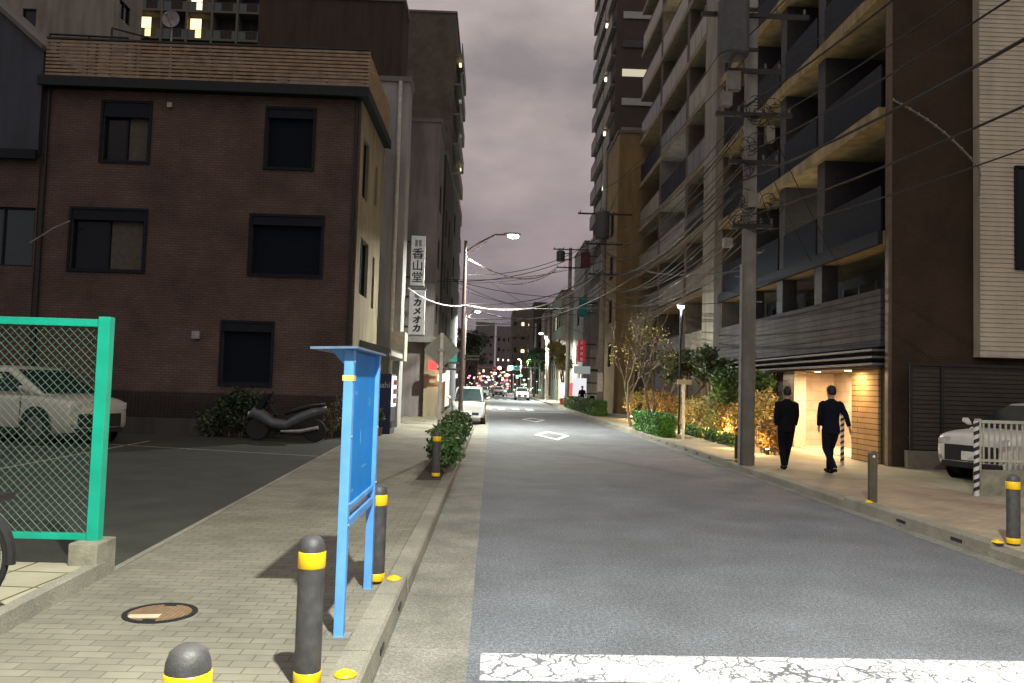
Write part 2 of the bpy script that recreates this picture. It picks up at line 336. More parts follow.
def diamond(cx, y0, y1, hw):
    cy = (y0+y1)/2; o = [(cx, y0), (cx+hw, cy), (cx, y1), (cx-hw, cy)]
    i_ = [(cx, y0+.75), (cx+hw-.16, cy), (cx, y1-.75), (cx-hw+.16, cy)]
    for q in range(4):
        r_ = (q+1) % 4; s.quad((*o[q], .004), (*o[r_], .004), (*i_[r_], .004), (*i_[q], .004))
diamond(2.15, 25.6, 30.6, .62); diamond(2.15, 38, 43, .62)
for q in range(5): s.box(-1.7+1.0*q+.2, -1.7+1.0*q+.7, 56, 59.5, 0, .004)
s.box(0, 5.1, 52.5, 53, 0, .004)
for q in range(6): s.box(-.1+.95*q, .4+.95*q, 95, 99, 0, .004)
struct(s, 'road_markings', mat('road_white', (.62, .62, .64), .7, var=.3, scale=5))
struct(MB().box(1.35, 1.7, 15.2, 15.5, 0, .0035), 'road_patch', mat('patch_dark', (.05, .05, .055), .9)) if False else None
# manhole
mh = thing('manhole_cover', 'round brown manhole cover with dark ring and pale label set in the left pavement', 'manhole cover', (-2.16, 5.47, .12))
a = MB(); a.lathe([(.20, .0), (.20, .008), (.235, .008), (.235, .0)], (-2.16, 5.47, .12), 40); a.build('ring', black, mh)
MB().lathe([(.199, .002), (.199, .0055)], (-2.16, 5.47, .12), 40).build('cover', brickmat('brown_cover', (.30, .20, .12), (.24, .16, .10), (.14, .09, .05), .03, .03, .003, wall=False, offset=0), mh)
MB().box(-2.33, -2.13, 5.34, 5.42, .124, .1275, .1).build('label_plate', mat('pale_plate', (.5, .45, .33), .7), mh)
for ys_ in (5.63, 5.26): MB().box(-2.20, -2.12, ys_, ys_+.05, .124, .13).build('lifting_slot', black, mh)

# ------------------------------------------------------------------ facades
def facade(mb, O, u, nrm, W, H, ops, dep=.14):
    """wall sheet with real openings; O lower corner, u along, nrm outward; returns nothing"""
    O = Vector(O); u = Vector(u); nrm = Vector(nrm); z = Vector((0, 0, 1))
    us = sorted({0, W, *[o[0] for o in ops], *[o[1] for o in ops]}); zs = sorted({0, H, *[o[2] for o in ops], *[o[3] for o in ops]})
    P = lambda a, b, d=0: O+u*a+z*b-nrm*d
    for i in range(len(us)-1):
        for j in range(len(zs)-1):
            cu, cz = (us[i]+us[i+1])/2, (zs[j]+zs[j+1])/2
            if any(o[0] < cu < o[1] and o[2] < cz < o[3] for o in ops): continue
            mb.quad(P(us[i], zs[j]), P(us[i+1], zs[j]), P(us[i+1], zs[j+1]), P(us[i], zs[j+1]))
    for a, b_, c, d in ops:
        mb.quad(P(a, c), P(b_, c), P(b_, c, dep), P(a, c, dep)); mb.quad(P(a, d), P(a, d, dep), P(b_, d, dep), P(b_, d))
        mb.quad(P(a, c), P(a, c, dep), P(a, d, dep), P(a, d)); mb.quad(P(b_, c), P(b_, d), P(b_, d, dep), P(b_, c, dep))
def obox(mb, O, u, nrm, a, b, c, d, e0, e1):   # box in wall coordinates
    O = Vector(O); u = Vector(u); nrm = Vector(nrm); z = Vector((0, 0, 1))
    vs = [O+u*x+z*y+nrm*t_ for t_ in (e0, e1) for y in (c, d) for x in (a, b)]
    mb.add(vs, [(0, 2, 3, 1), (4, 5, 7, 6), (0, 1, 5, 4), (2, 6, 7, 3), (0, 4, 6, 2), (1, 3, 7, 5)])
def window(parent, O, u, nrm, op, dep=.14, fm=None, gm=None, style='slide', lit=None, cur=None):
    a, b_, c, d = op; fm = fm or black; gm = gm or glass; t_ = .045; m = MB()
    for q in ((a, a+t_, c, d), (b_-t_, b_, c, d), (a+t_, b_-t_, c, c+t_), (a+t_, b_-t_, d-t_, d)): obox(m, O, u, nrm, *q, -dep+.02, -dep+.07)
    if style == 'slide' and b_-a > .7: obox(m, O, u, nrm, (a+b_)/2-.025, (a+b_)/2+.025, c+t_, d-t_, -dep+.02, -dep+.06)
    f_ = m.build('window', fm, parent)
    if style == 'shut':
        m = MB(); zz = c+t_
        while zz < d-t_: obox(m, O, u, nrm, a+t_, b_-t_, zz, min(zz+.055, d-t_), -dep+.012, -dep+.03); zz += .06
        m.build('shutter', shutter, f_)
    else:
        m = MB(); obox(m, O, u, nrm, a+.01, b_-.01, c+.01, d-.01, -dep-.02, -dep+.012); m.build('pane', lit or gm, f_)
        if cur: m = MB(); obox(m, O, u, nrm, *cur, c+.05, d-.08, -dep+.0125, -dep+.018); m.build('curtain', curtain, f_)
    return f_
YF = 23.0
# --- brown brick house on the left
z0 = .1
def U(px, py, Y=YF): q = at(px, py, Y); return q.x, q.z
hxL = at(44, 95, YF).x; hxR = at(361, 130, YF).x; HZ = at(363, 100, YF).z
house = thing('brick_house', 'three storey dark brown brick house with slatted roof terrace behind the parking lot', 'house', (-8.6, YF+4, .1))
O = Vector((hxL, YF, z0)); u = (1, 0, 0); nf = (0, -1, 0)
def op(x0, y0, x1, y1):
    cy = (y0+y1)/2; cx = (x0+x1)/2
    return (at(x0, cy, YF).x-hxL, at(x1, cy, YF).x-hxL, at(cx, y1, YF).z-z0, at(cx, y0, YF).z-z0)
ops = [op(103, 103, 149, 161), op(267, 110, 313, 168), op(71, 210, 144, 270), op(251, 217, 321, 275), op(222, 323, 271, 384)]
m = MB(); facade(m, O, u, nf, hxR-hxL, HZ-z0, ops, .16)
YB = 27.8; us_ = (0, 1, 0); nr = (1, 0, 0); OS = Vector((hxR, YF, z0))
sops = [(.6, 1.6, 7.1, 8.9), (.7, 2.2, 4.2, 5.9), (3.1, 3.6, 4.0, 5.7), (3.0, 3.5, 7.4, 8.7)]
m.build('front_wall', brick, house)
m = MB(); facade(m, OS, us_, nr, YB-YF, HZ-z0, sops+[(2.6, 3.9, .0, 2.2)], .16); m.box(hxL, hxR-.2, YF+.5, YB, z0, HZ-.1); m.box(hxL, hxL+.02, YF, YB, z0, HZ)
m.build('side_wall', cream, house)
for i, o_ in enumerate(ops):
    mm = MB(); t9 = .07
    for q9 in ((o_[0]-t9, o_[0], o_[2]-t9, o_[3]+t9), (o_[1], o_[1]+t9, o_[2]-t9, o_[3]+t9), (o_[0], o_[1], o_[3], o_[3]+t9), (o_[0], o_[1], o_[2]-t9, o_[2])): obox(mm, O, u, nf, *q9, .002, .05)
    mm.build('window_surround', navy, house)
    if i in (0, 2):
        f_ = window(house, O, u, nf, o_, .16, navy, glass, cur=((o_[0]+o_[1])/2+.05, o_[1]-.1))
        mm = MB(); hh = .42 if i == 0 else .3; obox(mm, O, u, nf, o_[0]+.003, o_[1]-.003, o_[3]-hh, o_[3]-.003, -.1, .02); mm.build('shutter_box', navy, f_)
    else:
        f_ = window(house, O, u, nf, o_, .16, navy, style='shut'); mm = MB(); obox(mm, O, u, nf, o_[0]+.003, o_[1]-.003, o_[3]-.25, o_[3]-.003, -.1, .02); mm.build('shutter_box', navy, f_)
for o_ in sops: window(house, OS, us_, nr, o_, .16, navy, glasst)
window(house, OS, us_, nr, (2.6, 3.9, .0, 2.2), .16, black, glass)
MB().box(hxL, hxR+.2, YF-.3, YB+.1, HZ+.04, HZ+.14).box(hxL, hxR+.24, YF-.38, YF-.29, HZ-.02, HZ+.26).box(hxR+.18, hxR+.24, YF-.29, YB, HZ-.02, HZ+.26).build('eave', mat('eave_dark_green', (.016, .024, .024), .6, spec=.25), house)
sl = MB(); ztop = at(363, 56, YF).z
nb = 10
for i in range(nb):
    zz = HZ+.36+(ztop-HZ-.34)*i/(nb-1); sl.box(hxL+.1, hxR+.22, YF-.2, YF-.17, zz-.034, zz+.034); sl.box(hxR+.16, hxR+.19, YF-.165, YB-.3, zz-.034, zz+.034)
sl.build('terrace_slats', slatm, house)
for i in range(9): xx = hxL+.4+i*(hxR-hxL-.3)/8; MB().box(xx-.03, xx+.03, YF-.165, YF-.11, HZ+.14, ztop+.03).build('terrace_post', black, house)
for yy in (YF+2, YB-.5): MB().box(hxR+.10, hxR+.155, yy-.03, yy+.03, HZ+.14, ztop).build('terrace_post', black, house)
MB().box(hxL+.1, hxR+.2, YF-.22, YF-.1, ztop+.08, ztop+.13).build('terrace_handrail', black, house)
for xx in (hxL+.18, hxR-.12): MB().tube([(xx, YF-.06, z0), (xx, YF-.06, HZ)], .05).build('downpipe', black, house)
MB().box(hxL, hxR+.02, YF-.05, YF+.1, z0, 1.25).build('base_course', brickd, house)
for px, py, s_, mm in ((197, 335, .11, steel), (171, 106, .07, steel)):
    q = at(px, py, YF); MB().box(q.x-s_, q.x+s_, YF-.12, YF, q.z-s_, q.z+s_).build('vent_cowl', mm, house)
aw = MB(); aw.prism([(hxR+.0, 2.95), (hxR+.95, 2.70), (hxR+.95, 2.58), (hxR, 2.6)], YF+1.2, YF+4.2, 'y'); aw.build('door_canopy', mat('canopy_grey', (.12, .12, .11), .6), house)
MB().box(hxR+.9, hxR+.97, YF+1.2, YF+4.2, 2.50, 2.64).build('canopy_fascia', white, house)
# railing on terrace (far left) and dish
rl = thing('roof_railing', 'black pipe railing leaning above the left end of the slatted roof terrace', 'railing', (at(90, 36, 24).x, 24, HZ+.1))
a_, b_ = at(50, 34, 24), at(128, 38, 24); zt_ = HZ+.14
m = MB().tube([a_, b_], .035); m.build('rail', black, rl)
m = MB()
for f_ in (0, .5, 1): q = a_.lerp(b_, f_); m.tube([(q.x, q.y, zt_), q], .03)
m.tube([at(112, 28, 24), at(150, 38, 24.5)], .03); m.tube([at(112, 28, 24), (at(112, 28, 24).x, 24, zt_)], .03); m.build('stanchion', black, rl)
q = at(171, 19, 25)
di = thing('satellite_dish', 'round pale satellite dish on a mast above the brick house roof terrace', 'satellite dish', (q.x, 25, HZ+.1))
MB().lathe([(.0, .10), (.12, .085), (.2, .05), (.27, .0), (.275, -.02), (.26, -.01), (.0, .07)], (q.x, 25, q.z), 24, 'y').build('dish', mat('dish_grey', (.28, .27, .26), .6), di)
MB().tube([(q.x, 25.1, q.z), (q.x, 25.15, HZ+.14)], .03).build('mast', steel, di)
MB().tube([(q.x, 25, q.z-.2), (q.x, 24.65, q.z-.03)], .012).lathe([(.03, -.04), (.03, .04)], (q.x, 24.63, q.z), 8, 'y').build('feed_arm', steel, di)
# low wall and meter in front of brick house
lw = thing('low_garden_wall', 'low dark wall with iron pickets at the foot of the brick house', 'wall', (-9, 22.2, .1))
MB().box(-12.9, -7.4, 22.1, 22.25, .1, .55).build('plinth', darkw, lw)
m = MB()
for i in range(56): m.box(-12.85+i*.1, -12.83+i*.1, 22.16, 22.18, .55, 1.15)
m.box(-12.9, -7.4, 22.15, 22.19, 1.13, 1.17).box(-12.9, -7.4, 22.15, 22.19, .62, .65); m.build('pickets', black, lw)
# --- navy neighbour at far left
nb_ = thing('navy_house', 'dark navy gabled house at the left edge beside the brick house', 'house', (-16.5, 21, .1))
xe = at(41, 100, 22.8).x; zu = at(20, 154, 22.8).z
m = MB(); gx0 = -22.0; zeave = at(43, 47, 22.8).z
zg = at(0, 8, 22.8).z; xg = at(0, 8, 22.8).x; slope = (zg-zeave)/(xe-xg)
m.prism([(gx0, zu), (xe, zu), (xe, zeave-.1), (gx0, zeave-.1+(xe-gx0)*slope)], 22.8, 27, 'y'); m.build('upper_wall', mat('navy_cladding', (.035, .045, .065), .6, var=.2, scale=.6, grime=.3), nb_)
m = MB(); m.prism([(gx0, zeave+.02+(xe-gx0)*slope), (xe+.05, zeave-.13), (xe+.05, zeave+.02), (gx0, zeave+.17+(xe-gx0)*slope)], 22.6, 27.2, 'y'); m.build('roof', mat('roof_edge', (.10, .10, .09), .6), nb_)
MB().box(gx0, xe, 22.68, 22.8, zu-.15, zu+.12).build('ledge', navy, nb_)
O2 = Vector((gx0, 22.95, .1)); wl = at(-30, 237, 22.95).x-gx0; wr = at(34, 237, 22.95).x-gx0
wop = (wl, wr, at(10, 266, 22.95).z-.1, at(10, 207, 22.95).z-.1)
m = MB(); facade(m, O2, u, nf, xe-gx0, zu-.1, [wop], .12); m.build('lower_wall', brick, nb_); window(nb_, O2, u, nf, wop, .12, navy, glasst)
q0, q1 = at(30, 243, 22.7), at(70, 221, 22.7)
tag(MB().tube([q0, q0.lerp(q1, .6)+Vector((0, 0, .05)), q1], .02).build('bracket_arm', steel, o=tuple(q0)), 'thin pale metal bracket arm sticking out between the two dark houses', 'bracket')
# --- buildings behind
def plainb(name, label, x0, x1, y0, y1, H, m_, wins=(), swins=(), side=1, gm=None, coping=True, z=.1):
    b = thing(name, label, 'building', ((x0+x1)/2, (y0+y1)/2, z))
    O_ = Vector((x0, y0, z)); m = MB(); facade(m, O_, (1, 0, 0), (0, -1, 0), x1-x0, H-z, [w_[:4] for w_ in wins], .12)
    OS_ = Vector((x1 if side > 0 else x0, y0, z)); facade(m, OS_, (0, 1, 0), (side, 0, 0), y1-y0, H-z, [w_[:4] for w_ in swins], .12)
    m.box(x0+.15 if side < 0 else x0, x1-.15 if side > 0 else x1, y0+.15, y1, z, H-.02)
    m.build('wall', m_, b)
    if coping: MB().box(x0-.08, x1+.08, y0-.08, y1, H, H+.18).build('coping', mat('coping_grey', (.16, .16, .15), .7), b)
    for w_ in wins: window(b, O_, (1, 0, 0), (0, -1, 0), w_[:4], .12, black, w_[4] if len(w_) > 4 else gm)
    for w_ in swins: window(b, OS_, (0, 1, 0), (side, 0, 0), w_[:4], .12, black, w_[4] if len(w_) > 4 else gm)
    return b
warm = glow('lit_window_warm', (1, .72, .35), 1.3); warmw = glow('lit_window_white', (1, .86, .66), 1.1); cool = glow('lit_window_cool', (.75, .85, 1), .6)
dimw = glow('lit_window_dim', (1, .75, .45), .18)
# beige block behind the house, left
xa, xb = at(-30, 20, 33).x, at(113, 20, 33).x
plainb('beige_building', 'plain beige rendered building rising behind the left end of the roof terrace', xa, xb, 33, 35.6, 21, beigew, [(at(22, 20, 33).x-xa, at(36, 20, 33).x-xa, at(30, 31, 33).z, at(30, 11, 33).z), ], [(.5, 1.5, at(120, 24, 34).z, at(120, 6, 34).z)])
# apartment grid tower
xa, xb = at(136, 20, 90).x, at(262, 20, 90).x
gt = thing('balcony_apartment_block', 'apartment block with grid of dark balconies, few lit windows, behind the roof terrace', 'building', ((xa+xb)/2, 94, .1))
MB().box(xa, xb, 91.9, 99, .1, 60).build('wall', darkw, gt)
m = MB(); cols = 5; fl = [at(200, 152, 90).z, ] ; fh = at(200, 10, 90).z-at(200, 38, 90).z
zf = at(200, 39, 90).z; cw = (xb-xa)/cols; 
for i in range(-9, 6): m.box(xa, xb, 90, 91.9, zf+i*fh-.12, zf+i*fh+.12)
for i in range(cols+1): m.box(xa+i*cw-.12, xa+i*cw+.12, 89.98, 91.89, .1, zf+5*fh)
m.build('balcony_frame', mat('grid_concrete', (.14, .14, .105), .85), gt)
for i in range(-1, 3):
    for j in range(cols):
        x_ = xa+j*cw; zb = zf+i*fh+.12
        
        for u0, u1 in ((x_+.14, x_+cw*.35), (x_+cw*.8, x_+cw-.14)): MB().box(u0, u1, 90.1, 90.14, zb, zb+.95).build('balcony_panel', mat('teal_panel', (.08, .11, .115), .4), gt)
        m = MB(); 
        for q in range(8): m.box(x_+cw*.37+q*cw*.053, x_+cw*.37+q*cw*.053+.03, 90.1, 90.13, zb, zb+.9)
        m.box(x_+.14, x_+cw-.14, 90.08, 90.15, zb+.95, zb+1.0); m.build('balcony_railing', mat('rail_grey', (.12, .12, .11), .6), gt)
        lm = {(1, 2): warmw, (0, 0): warm, (0, 2): warm, (1, 0): None}.get((i, j))
        w_ = MB().box(x_+cw*.3, x_+cw*.75, 91.8, 91.88, zb+.1, zb+fh-.4) if not lm else MB().box(x_+cw*.12, x_+cw*.55, 90.3, 90.34, zb+.15, zb+fh*.72).build('window', lm or glass, gt)
# brown windowless block
xa, xb = at(258, 30, 36).x, at(403, 40, 36).x; zt = at(403, 2, 36).z
plainb('brown_building', 'tall windowless dark brown building directly behind the brick house', xa, xb, 36, 38, zt, mat('brown_render', (.058, .040, .027), .85, var=.15, scale=.5, grime=.35), side=1)
# white narrow building
xa, xb = -8.0, at(407, 150, 28.2).x; zt = at(400, 82, 28.2).z
wb = plainb('white_narrow_building', 'narrow pale grey building with a stepped front between the brick house and the sign building', xa, xb, 28.2, 29.3, zt, mat('pale_grey_wall', (.36, .37, .37), .85, var=.08, scale=1, grime=.25), side=1)
MB().box(xb-.98, xb-.75, 28.0, 28.2, .1, zt-.6).build('pilaster', mat('pale_pilaster', (.42, .42, .40), .8, grime=.3), wb)
MB().tube([(xb-.3, 28.13, .1), (xb-.3, 28.13, zt)], .07).build('downpipe', mat('pipe_white', (.55, .55, .5), .5), wb)
MB().box(xb-.25, xb+.22, 27.7, 28.6, 2.45, 3.45).build('sign_box', mat('blank_sign_box', (.50, .48, .40), .6, grime=.2), wb)
# sign building
xa, xb = -8, at(437, 230, 38).x; zt = at(425, 122, 38).z
sb = plainb('sign_building', 'mauve grey shop building carrying the two hanging vertical signs', xa, xb, 38, 41.5, zt, pinkw, wins=[], swins=[(1, 2.6, 4.5+2.8*j, 6+2.8*j) for j in range(3)], side=1)
MB().box(xb-.35, xb+.45, 37.6, 38.3, .1, 3.6).build('entrance_column', beige, sb)
MB().box(xb-1.2, xb+.7, 37.2, 40, 3.6, 3.85).build('entrance_canopy', mat('coping_grey', (.16, .16, .15)), sb)
# text
def text_mesh(txt, size, name, m_, parent, loc, vertical=False, depth=.006, shear=0, rot=None, bold=0):
    cu = bpy.data.curves.new(name, 'FONT'); cu.body = '\n'.join(txt) if vertical else txt; cu.size = size; cu.align_x = 'CENTER'; cu.align_y = 'TOP' if vertical else 'CENTER'; cu.extrude = depth; cu.shear = shear
    cu.space_line = .95; cu.offset = size*.012
    tmp = bpy.data.objects.new('t', cu); C.objects.link(tmp); dg = bpy.context.evaluated_depsgraph_get(); dg.update()
    me = bpy.data.meshes.new_from_object(tmp.evaluated_get(dg)); bpy.data.objects.remove(tmp); me.name = name
    me.transform((rot or Matrix.Rotation(PI/2, 4, 'X'))); me.transform(Matrix.Translation(Vector(loc)-ORG.get(parent.name, Vector())))
    if bold:
        import bmesh
        bm = bmesh.new()
        for dx9, dz9, dy9 in ((0, 0, 0), (bold, bold*.4, -.0012), (-bold, 0, -.0024), (0, -bold*.8, -.0036)):
            m9 = me.copy(); m9.transform(Matrix.Translation((dx9, dy9, dz9))); bm.from_mesh(m9); bpy.data.meshes.remove(m9)
        bm.to_mesh(me); bm.free()
    me.materials.clear(); me.materials.append(m_)
    o = bpy.data.objects.new(name, me); C.objects.link(o); o.parent = parent; ORG[o.name] = ORG.get(parent.name, Vector()); print('TEXT', txt, len(me.vertices)); return o
signw = mat('sign_white', (.62, .63, .62), .5, emit=(.9, .95, 1), es=.06)
for px0, px1, py0, py1, Y, txt, lab in ((412, 424, 236, 286, 29.8, '香山堂', 'hanging white vertical sign reading 香山堂 above the カメオカ sign'), (410, 424, 290, 335, 29.6, 'カメオカ', 'hanging white vertical sign reading カメオカ below the 香山堂 sign')):
    a_, b_ = at(px0, py0, Y), at(px1, py1, Y); xc = (a_.x+b_.x)/2
    s_ = thing('hanging_sign', lab, 'sign', (xc, Y, b_.z), 'vertical shop signs')
    hw_ = (b_.x-a_.x)/2
    MB().box(xc-hw_, xc+hw_, Y-.08, Y+.08, b_.z, a_.z).build('sign_panel', signw, s_)
    for z9 in (a_.z, b_.z-.05): MB().box(xc-hw_-.02, xc+hw_+.02, Y-.1, Y+.1, z9, z9+.05).build('sign_frame', MATS['coping_grey'], s_)
    for z9 in (a_.z-.3, b_.z+.25): MB().box(xc-hw_-.3, xc-hw_, Y-.3, Y+.03, z9, z9+.06).build('bracket', black, s_)
    n_ = len(txt); hh = (a_.z-b_.z)
    top = a_.z-(.48 if n_ == 3 else .32); st = (top-b_.z-.06)/n_
    if n_ == 3: MB().box(xc-.12, xc-.02, Y-.085, Y-.08, a_.z-.4, a_.z-.15).box(xc+.02, xc+.12, Y-.085, Y-.08, a_.z-.4, a_.z-.15).build('small_lettering', mat('faded_ink', (.25, .25, .26)), s_)
    else: MB().lathe([(.11, 0), (.11, .004)], (xc, Y-.086, a_.z-.2), 16, 'y').build('emblem', mat('faded_ink', (.25, .25, .26)), s_)
    for i, ch in enumerate(txt): text_mesh(ch, st*.98, 'letter', black, s_, (xc, Y-.088, top-st*(i+.5)), shear=0 if n_ == 3 else .15, bold=0 if n_ == 3 else .017)
# far tall building left
xa, xb = at(385, 100, 66).x, at(455, 60, 66).x; zt = at(440, 13, 66).z
tb = plainb('tall_grey_building', 'tall windowless grey tiled apartment building beyond the sign building', xa, xb, 66, 76, zt, tileg, side=1)
for j in range(11):
    zb = 4+j*(zt-5)/11
    MB().box(xb, xb+.6, 66.2, 75.6, zb, zb+.15).box(xb+.54, xb+.6, 66.2, 75.6, zb+.15, zb+1.1).build('balcony', mat('balcony_grey', (.2, .19, .17), .7), tb)
    MB().box(xb+.3, xb+.5, 67+((j*7) % 9)*.9, 67.6+((j*7) % 9)*.9, zb+2.1, zb+2.25).build('balcony_light', warm if j % 3 == 0 else glow('off_white_dim', (1, .9, .7), .15), tb)
plainb('dark_shop_building', 'low dark building with slim windows before the tall grey building', -9, at(443, 300, 43).x, 42, 50, at(438, 160, 43).z, darkw, swins=[(1+3*i, 2+3*i, 4+2.8*j, 5.5+2.8*j) for i in range(2) for j in range(3)])
plainb('slim_blue_grey_building', 'slim blue grey building receding beside the left street lamp pole', -9, at(451, 300, 51).x, 50.5, 61, at(448, 190, 51).z, mat('bluegrey_wall', (.12, .13, .15), .8), swins=[(1, 3, 3+2.8*j, 4.5+2.8*j) for j in range(4)])

# ------------------------------------------------------------------ right side buildings
def bbuild(name, label, X, y0, bays, floors, H0, fh, wallm, slab, parap, soffit=None, pier=.35, bd=1.5, xback=16, endwall=None, style='glass', lit=(), z=.1, toppad=0, round_=0):
    """building whose facade faces -x (street); bays: list of y edges; balconies project to X"""
    y1 = bays[-1]; b = thing(name, label, 'building', (X+4, (y0+y1)/2, z)); Ht = H0+fh*floors
    MB().box(X+bd, xback, y0, y1, z, Ht).build('wall', wallm, b)
    if endwall: MB().box(X, xback, y0-.2, y0-.002, z, Ht).build('end_wall', endwall, b)
    for f_ in range(floors+1):
        zf = H0+f_*fh
        MB().box(X, X+bd, y0, y1, zf-.28, zf).build('balcony_slab', slab, b)
    for k_, yb in enumerate(bays[:-1] if not endwall else bays[1:-1]):
        MB().box(X+.06, X+bd, yb-pier/2, yb+pier/2, H0-.2 if endwall else z, Ht-.29).build('pier', wallm, b)
    for f_ in range(floors):
        zf = H0+f_*fh
        for i in range(len(bays)-1):
            ya, yb = bays[i]+pier/2, bays[i+1]-pier/2
            m = MB(); pm_ = parap[(f_*3+i) % len(parap)]
            if style == 'solid' : m.box(X+.02, X+.12, ya, yb, zf, zf+1.1)
            else:
                nn = max(2, int((yb-ya)/1.1))
                for q in range(nn): m.box(X+.05, X+.07, ya+(yb-ya)*q/nn+.03, ya+(yb-ya)*(q+1)/nn-.03, zf+.08, zf+1.05)
            m.build('balcony_panel', pm_, b)
            m = MB().box(X+.03, X+.10, ya, yb, zf+1.07, zf+1.12)
            for q in range(int((yb-ya)/1.1)+1): m.box(X+.08, X+.11, ya+q*1.1, ya+q*1.1+.03, zf, zf+1.07)
            m.build('railing', black, b)
            wm = glass
            for (lf, li, lm) in lit:
                if lf == f_ and li == i: wm = lm
            w0 = ya+.3; w1 = yb-.5
            fr = MB(); 
            for q in ((w0, w0+.05, 0, 2.1), (w1-.05, w1, 0, 2.1), ((w0+w1)/2-.03, (w0+w1)/2+.03, 0, 2.1), (w0, w1, 2.05, 2.1)): fr.box(X+bd-.05, X+bd-.002, q[0], q[1], zf+q[2], zf+q[3])
            fo = fr.build('window', black, b); MB().box(X+bd-.03, X+bd-.003, w0+.05, w1-.05, zf+.02, zf+2.05).build('pane', wm, fo)
            if (f_+i) % 2 == 0: MB().box(X+.25, X+.6, yb-1.0, yb-.25, zf+.02, zf+.6).build('air_conditioner', mat('ac_white', (.4, .4, .38), .6), b)
    return b
# A: dark apartment with brown end wall
XA = at(889, 300, 18.0).x; YA = 18.2; fh = 2.93; H0 = 5.55
A = bbuild('dark_apartment_building', 'dark apartment building with beige balcony soffits and a brown end wall over the lit entrance', XA, YA, [YA, 22.0, 25.0, 28.0, 31.6], 5, H0, fh, mat('charcoal_wall', (.055, .055, .06), .7, var=.15), slabm, [mat('panel_dark', (.022, .028, .038), .65, spec=.15)], bd=1.9, endwall=tileb, pier=.5, style='solid', xback=22, lit=((0, 1, warmw),))
MB().box(XA-.03, XA+.05, YA-.23, YA-.08, .1, H0+fh*5).build('corner_trim', mat('trim_bronze', (.12, .085, .055), .5), A)
for f_ in range(6): MB().box(XA-.12, XA-.001, YA+.1, 31.6, H0+f_*fh-.30, H0+f_*fh+.02).build('slab_edge', mat('edge_dark', (.03, .035, .045), .7, spec=.2) if f_ == 0 else slabm, A)
# second floor: block parapet and dark recess
z2 = 2.85
MB().box(XA-.05, XA+.25, YA+.1, 31.6, z2, 4.20).build('block_parapet', grtile, A)
MB().box(XA+.3, XA+1.9, YA, 31.6, z2-.3, z2-.002).build('second_floor_slab', darkw, A)
for i, yy in enumerate((22.0, 25.0, 28.0)): MB().box(XA+.0, XA+.45, yy-.25, yy+.25, 4.2, H0-.3).build('pier', MATS['charcoal_wall'], A)
for i, (ya, yb) in enumerate(((18.6, 21.6), (22.4, 24.6), (25.4, 27.6), (28.4, 31))):
    fo = MB().box(XA+1.84, XA+1.898, ya, ya+.06, z2, 5.0).box(XA+1.84, XA+1.898, (ya+yb)/2-.03, (ya+yb)/2+.03, z2, 5.0).box(XA+1.84, XA+1.898, yb-.06, yb, z2, 5.0).build('window', steel, A)
    MB().box(XA+1.86, XA+1.896, ya+.06, yb-.06, z2, 4.95).build('pane', glass, fo)
for zz in (2.74, 2.58, 2.42): MB().box(XA-.25, XA+.05, YA+.1, 30, zz, zz+.05).build('canopy_louvre', mat('louvre_grey', (.20, .20, .21), .4, metal=.4), A)
MB().box(XA-.1, XA+1.9, YA+.1, 31, 2.36, 2.41).build('canopy_soffit', black, A)
# ground floor: lit entrance lobby recess
MB().box(XA+.05, XA+.3, YA+.1, 19.69, .1, 2.36).build('entrance_reveal', darkw, A)
MB().box(XA-.02, XA+.04, 18.45, 19.7, .1, 2.36).box(XA-.02, XA+1.2, 19.701, 19.84, .1, 2.36).build('plank_wall', woodt, A)
m = MB(); m.box(XA+1.6, XA+1.88, 19.86, 24.6, .14, 2.36); m.box(XA+.36, XA+1.88, 24.605, 24.8, .1, 2.36); m.build('lobby_wall', stonew, A)
MB().box(XA, XA+.35, 23.7, 24.6, .1, 2.36).build('entrance_pillar', stonew, A)
fo = MB().box(XA+1.54, XA+1.599, 20.4, 20.46, .14, 2.1).box(XA+1.54, XA+1.599, 22.2, 22.26, .14, 2.1).box(XA+1.54, XA+1.599, 20.4, 22.26, 2.1, 2.2).build('door_frame', black, A)
MB().tube([(XA+1.5, 21.6, .9), (XA+1.5, 21.6, 1.6)], .02).build('door_handle', chrome, fo)
MB().box(XA+.05, XA+1.88, 19.85, 24.6, .10, .139).build('lobby_floor', mat('lobby_floor', (.45, .38, .28), .3), A)
MB().box(XA+.3, XA+.6, 25.4, 31.5, .1, 2.36).build('ground_wall', tiled, A)
for i in range(2): MB().box(XA+.02, XA+.29, 26+i*2.6, 26.3+i*2.6, .1, 2.36).build('ground_pier', mat('ground_pier', (.14, .12, .1), .8), A)
for yy in (21.2, 23.2):
    MB().lathe([(.09, 0), (.09, .012)], (XA+.5, yy, 2.345), 14).build('downlight', glow('downlight_glow', (1, .75, .45), 4), A)
def light(kind, loc, power, col, name, size=.3, spot=None, rot=(0, 0, 0), blend=.6):
    l = bpy.data.lights.new(name, kind); l.energy = power; l.color = col
    if kind == 'AREA': l.shape = 'DISK'; l.size = size; l.spread = R(spot or 180)
    elif kind == 'SPOT': l.spot_size = R(spot or 140); l.spot_blend = blend; l.shadow_soft_size = size/2
    else: l.shadow_soft_size = size/2
    o = bpy.data.objects.new(name, l); C.objects.link(o); o.location = loc; o.rotation_euler = rot; return o
light('AREA', (XA+.9, 22.4, 2.28), P_LOBBY, (1, .66, .36), 'lobby_light', .8)
light('AREA', (XA+.35, 21.6, 2.30), P_LOBBY*.25, (1, .66, .36), 'lobby_light', .3)
light('AREA', (XA-.35, 19.3, 2.28), P_LOBBY*.15, (1, .66, .30), 'plank_light', .15)
